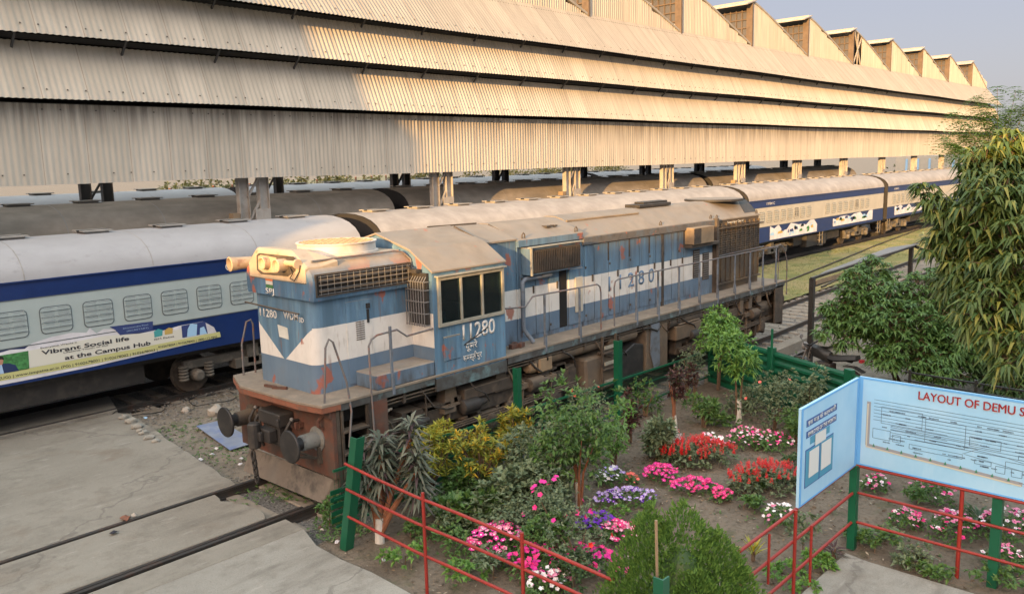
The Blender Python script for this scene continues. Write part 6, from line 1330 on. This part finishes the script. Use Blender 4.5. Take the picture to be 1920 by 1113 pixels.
def motorbike():
    q = at_z(1560, 700, 0.); t = thing('motorcycle', 'black motorcycle parked behind the green sheet fence', 'motorcycle', (11.1, -4.5, 0), R(75))
    for x in (-.66, .66):
        w_ = MB().mat('black'); w_.lathe((x, -.05, .30), (0, 1, 0), [(0, .22), (0, .29), (.05, .31), (.10, .29), (.10, .22)], 24, False); wo = w_.build('wheel', t, smooth=40)
        r_ = MB().mat('wire'); r_.lathe((x, -.03, .30), (0, 1, 0), [(0, .20), (0, .225), (.06, .225), (.06, .20)], 20, False)
        for k in range(10): a = k*math.pi/5; r_.bar((x, 0, .30), (x+.21*math.cos(a), 0, .30+.21*math.sin(a)), .008)
        r_.build('rim', wo)
    m_ = MB().mat('blackpaint'); m_.loft([[(x, y*w2, z+hh) for y, hh in ((-1, 0), (-.8, .12), (0, .17), (.8, .12), (1, 0), (.6, -.1), (-.6, -.1))] for x, w2, z in ((.34, .08, .84), (.22, .14, .83), (-.02, .13, .78), (-.14, .09, .74))]); m_.build('tank', t, smooth=50)
    m_ = MB().mat('black'); m_.loft([[(x, y*w2, z+hh) for y, hh in ((-1, 0), (-.7, .08), (.7, .08), (1, 0), (.7, -.04), (-.7, -.04))] for x, w2, z in ((-.08, .10, .76), (-.3, .15, .76), (-.6, .15, .82), (-.82, .10, .86))]); m_.build('seat', t, smooth=50)
    m_ = MB().mat('grimedark'); m_.box(-.2, .22, -.13, .13, .32, .64); m_.bar((-.7, 0, .78), (.42, 0, .84), .07); m_.bar((-.66, .1, .3), (-.1, .1, .42), .05); m_.build('engine', t, bevel=.02)
    m_ = MB().mat('wire'); m_.tube([(.66, .09, .30), (.46, .09, .9)], .022, 7); m_.tube([(.66, -.09, .30), (.46, -.09, .9)], .022, 7); m_.tube([(.1, -.16, .34), (-.3, -.18, .30), (-.85, -.2, .42)], .04, 8); m_.build('fork', t, smooth=60)
    m_ = MB().mat('black'); m_.tube([(.28, .36, 1.02), (.40, .28, 1.04), (.45, 0, .95), (.40, -.28, 1.04), (.28, -.36, 1.02)], .017, 7); ho = m_.build('handlebar', t, smooth=60)
    for s in (-1, 1): m_ = MB().mat('wire'); m_.tube([(.36, s*.30, 1.04), (.38, s*.40, 1.2)], .008, 5); m_.lathe((.38, s*.40, 1.24), (-1, 0, .1), [(0, .055), (.02, .05)], 12); m_.build('mirror', ho)
    m_ = MB().mat('wire'); m_.lathe((.50, 0, .92), (1, 0, 0), [(0, .05), (.06, .095), (.10, .095), (.11, .06)], 16); m_.build('headlight', t, smooth=40)
    m_ = MB().mat('black'); m_.loft([[(x, y, z) for y in (-.06, .06)]+[(x, .06, z-.02), (x, -.06, z-.02)] for x, z in ((.95, .55), (.82, .63), (.66, .66), (.45, .6))]); m_.loft([[(x, y, z) for y in (-.07, .07)]+[(x, .07, z-.02), (x, -.07, z-.02)] for x, z in ((-.5, .66), (-.75, .68), (-.98, .6))]); m_.build('mudguard', t)
    m_ = MB().mat('boardred'); m_.box(-.95, -.88, -.05, .05, .80, .86); m_.build('tail_lamp', t)
motorbike()
pl = thing('metal_plate', 'rusted blue-grey steel plate lying on the ground by the far buffer', 'metal sheet', (.74, 3.8, -.11)); mb = MB().mat('platebl'); mb.prism([(-.10, .95, .04), (-.38, -.98, .02), (.22, -.95, .02), (.42, .95, .03)][::-1], (0, 0, .015)); mb.build('plate', pl)
def rock(name, label, p, r, seed, mat='stone', group=None, sq=.7):
    rn = frnd(seed); mb = MB().mat(mat); o = len(mb.v); mb.sphere((0, 0, r*.45), r, 9, 6, (1, rn.uniform(.6, .9), sq)); mb.v = [tuple(c*rn.uniform(.8, 1.15) for c in v) for v in mb.v]
    ob = mb.build(name, smooth=35); ob.location = (p.x, p.y, p.z); return tag(ob, label, 'stone', group)
rock('stone', 'large pale stone on the ballast left of the far buffer', at_z(404, 778, -.13), .20, 1)
rock('stone', 'smaller pale stone left of the large one', at_z(348, 772, -.13), .10, 2)
for i, (px, py, r) in enumerate(((232, 786, .11), (246, 794, .14), (258, 804, .13), (270, 815, .11), (281, 824, .12), (292, 830, .09), (262, 810, .08))): rock('concrete_rubble', 'broken concrete lump along the edge of the crossing slab', at_z(px, py, -.03), r, 10+i, 'concrete2', 'rubble along the crossing edge', .5)
rn = frnd(77); mb = MB().mat('gravel')
for k in range(5200):
    if k < 2600: x, y = rn.uniform(.2, 9), rn.uniform(5.6, 7.6)+rn.gauss(0, .3)
    elif k < 3400: x, y = rn.uniform(-.5, 3), rn.uniform(1.2, 6.5)
    else: x, y = rn.uniform(-.6, 30), rn.choice((rn.uniform(-1.9, -.95), rn.uniform(-.75, .75), rn.uniform(.95, 1.6)))
    z = (-.13 if y > 1 else -.15); r = rn.uniform(.015, .05)
    vs = [Vector((x, y, z))+Vector((rn.uniform(-1, 1), rn.uniform(-1, 1), rn.uniform(-.3, .9)))*r for _ in range(5)]
    mb.add(vs, [(0, 1, 2), (0, 2, 3), (0, 3, 1), (1, 3, 4), (1, 2, 4), (2, 3, 4)])
tag(mb.build('gravel'), 'loose grey ballast stones scattered beside the rails', 'gravel', kind='stuff')
def litter(px, py, r, mat, seed, label, z=-.09, name='litter'):
    rn = frnd(seed); p = at_z(px, py, z); mb = MB().mat(mat); pts = [Vector((r*rn.uniform(.5, 1)*math.cos(a), r*rn.uniform(.4, 1)*math.sin(a), rn.uniform(.0, .04))) for a in [i*6.28/7 for i in range(7)]]
    mb.add(pts+[Vector((0, 0, .05))], [(i, (i+1) % 7, 7) for i in range(7)]); o = mb.build(name); o.location = p; sol = o.modifiers.new('thickness', 'SOLIDIFY'); sol.thickness = .004; tag(o, label, 'litter', 'litter on the ground')
litter(338, 848, .15, 'orangeedge', 1, 'crumpled red scrap at the edge of the crossing slab')
LW = 'scrap of white paper litter on the dirt beside the crossing'
for i, (px, py) in enumerate(((272, 785), (405, 842), (376, 862), (357, 866), (398, 853), (452, 861), (346, 866), (450, 872))): litter(px, py, .06, 'bannerwhite' if i % 3 else 'lightblue', 20+i, LW if i % 3 else 'scrap of pale blue litter on the dirt beside the crossing')
for i, (px, py, r, m_) in enumerate(((235, 972, .12, 'orangeedge'), (252, 966, .06, 'stone'), (212, 1000, .10, 'inkblack'))): litter(px, py, r, m_, 40+i, ('orange scrap in the groove of the far rail', 'pale scrap next to the orange one in the rail groove', 'dark lump of dirt on the slab between the rails')[i], 0.0)
for i, (px, py) in enumerate(((600, 990), (605, 995), (632, 1018), (720, 1052))): litter(px, py, .05, ('rustred', 'stone', 'bannerwhite', 'bannerwhite')[i], 50+i, ('brown lump by the leaning green post', 'pale pebble by the leaning green post', 'white scrap at the foot of the leaning green post', 'white scrap under the lowest red rail')[i], -.04)
for i, (px, py, a, b, sd) in enumerate(((400, 748, .55, .5, 1), (265, 770, .6, .45, 2))):
    p = at_z(px, py, -.08); rn = frnd(sd); t = thing('cable_loop', ('loop of black cable on the ballast near the coach wheel', 'loop of black cable on the dirt by the slab corner')[i], 'cable', p, group='cable loops'); MB().mat('black').tube([(a*math.cos(k*.4)*rn.uniform(.93, 1.07), b*math.sin(k*.4)*rn.uniform(.9, 1.1), .02+.03*math.sin(k*1.3)) for k in range(15)], .012, 6).build('cable', t)
rn = frnd(78); mb = MB().mat('soil')
for k in range(2600):
    x, y = rn.uniform(-.9, 9), rn.uniform(-10.8, -2.1)
    if x < 3.6 and y < -7.9: continue
    r = rn.uniform(.012, .045); vs = [Vector((x, y, -.055))+Vector((rn.uniform(-1, 1), rn.uniform(-1, 1), rn.uniform(-.2, .9)))*r for _ in range(5)]
    mb.add(vs, [(0, 1, 2), (0, 2, 3), (0, 3, 1), (1, 3, 4), (1, 2, 4), (2, 3, 4)])
tag(mb.build('soil_clods'), 'crumbled soil clods over the garden beds', 'soil', kind='stuff')
# grass tufts
rn = frnd(88); mb = MB().mat('lfyel'); mg = MB().mat('lf')
gr = leafmat('grass_dry', (.10, .13, .03), (.27, .25, .09)); mb.mat(gr)
for k in range(15000):
    x = 13.5+52*rn.random()**1.6; y = rn.uniform(1.7, 6.7)
    if math.sin(x*1.3)+math.sin(y*2.1+x*.7) < rn.uniform(-1.6, 1.2): continue
    a = rn.uniform(0, 6.28); mb.leaf((x, y, -.10), (math.cos(a)*.5, math.sin(a)*.5, .8), rn.uniform(.06, .16), .016, .2)
tag(mb.build('grass'), 'patchy dry grass between the tracks beyond the locomotive', 'grass', kind='stuff')
mg = MB().mat('lf')
for k in range(3600):
    r_ = rn.random()
    if r_ < .3: x, y = rn.uniform(-.9, 1.2), rn.gauss(-.1, .5)
    elif r_ < .45: x, y = rn.uniform(-.8, -.1), rn.uniform(-2.3, -1.3)
    elif r_ < .65: x, y = rn.uniform(-.4, 1.6), rn.uniform(2, 5.5)
    else: x, y = rn.uniform(-.7, 9), rn.uniform(-8, -2.2)
    if math.sin(x*3.1+1)+math.sin(y*2.7) < rn.uniform(-.6, 1.6): continue
    for j in range(3): a = rn.uniform(0, 6.28); mg.leaf((x, y, -.13 if y > -1.3 else -.06), (math.cos(a), math.sin(a), .7), rn.uniform(.04, .09), .025, .2)
rn = frnd(91); ml = MB(); dry = [wmat('dry_leaf', (.24, .16, .09), .9, var=.3, vscale=30), wmat('dry_leaf_grey', (.30, .26, .20), .9, var=.3, vscale=30)]
for k in range(1500):
    x, y = rn.uniform(-.9, 9), rn.uniform(-10.5, -2.1); a = rn.uniform(0, 6.28)
    if x < 3.6 and y < -7.9: continue
    ml.mat(dry[k % 2]); ml.leaf((x, y, -.035), (math.cos(a), math.sin(a), rn.uniform(-.05, .3)), rn.uniform(.03, .09), rn.uniform(.012, .035), .05, rn.uniform(-.4, .4))
tag(ml.build('leaf_litter'), 'dry brown leaves scattered over the garden soil', 'leaf litter', kind='stuff')
tag(mg.build('weeds'), 'green weeds sprouting between rails and on the soil', 'weeds', kind='stuff')
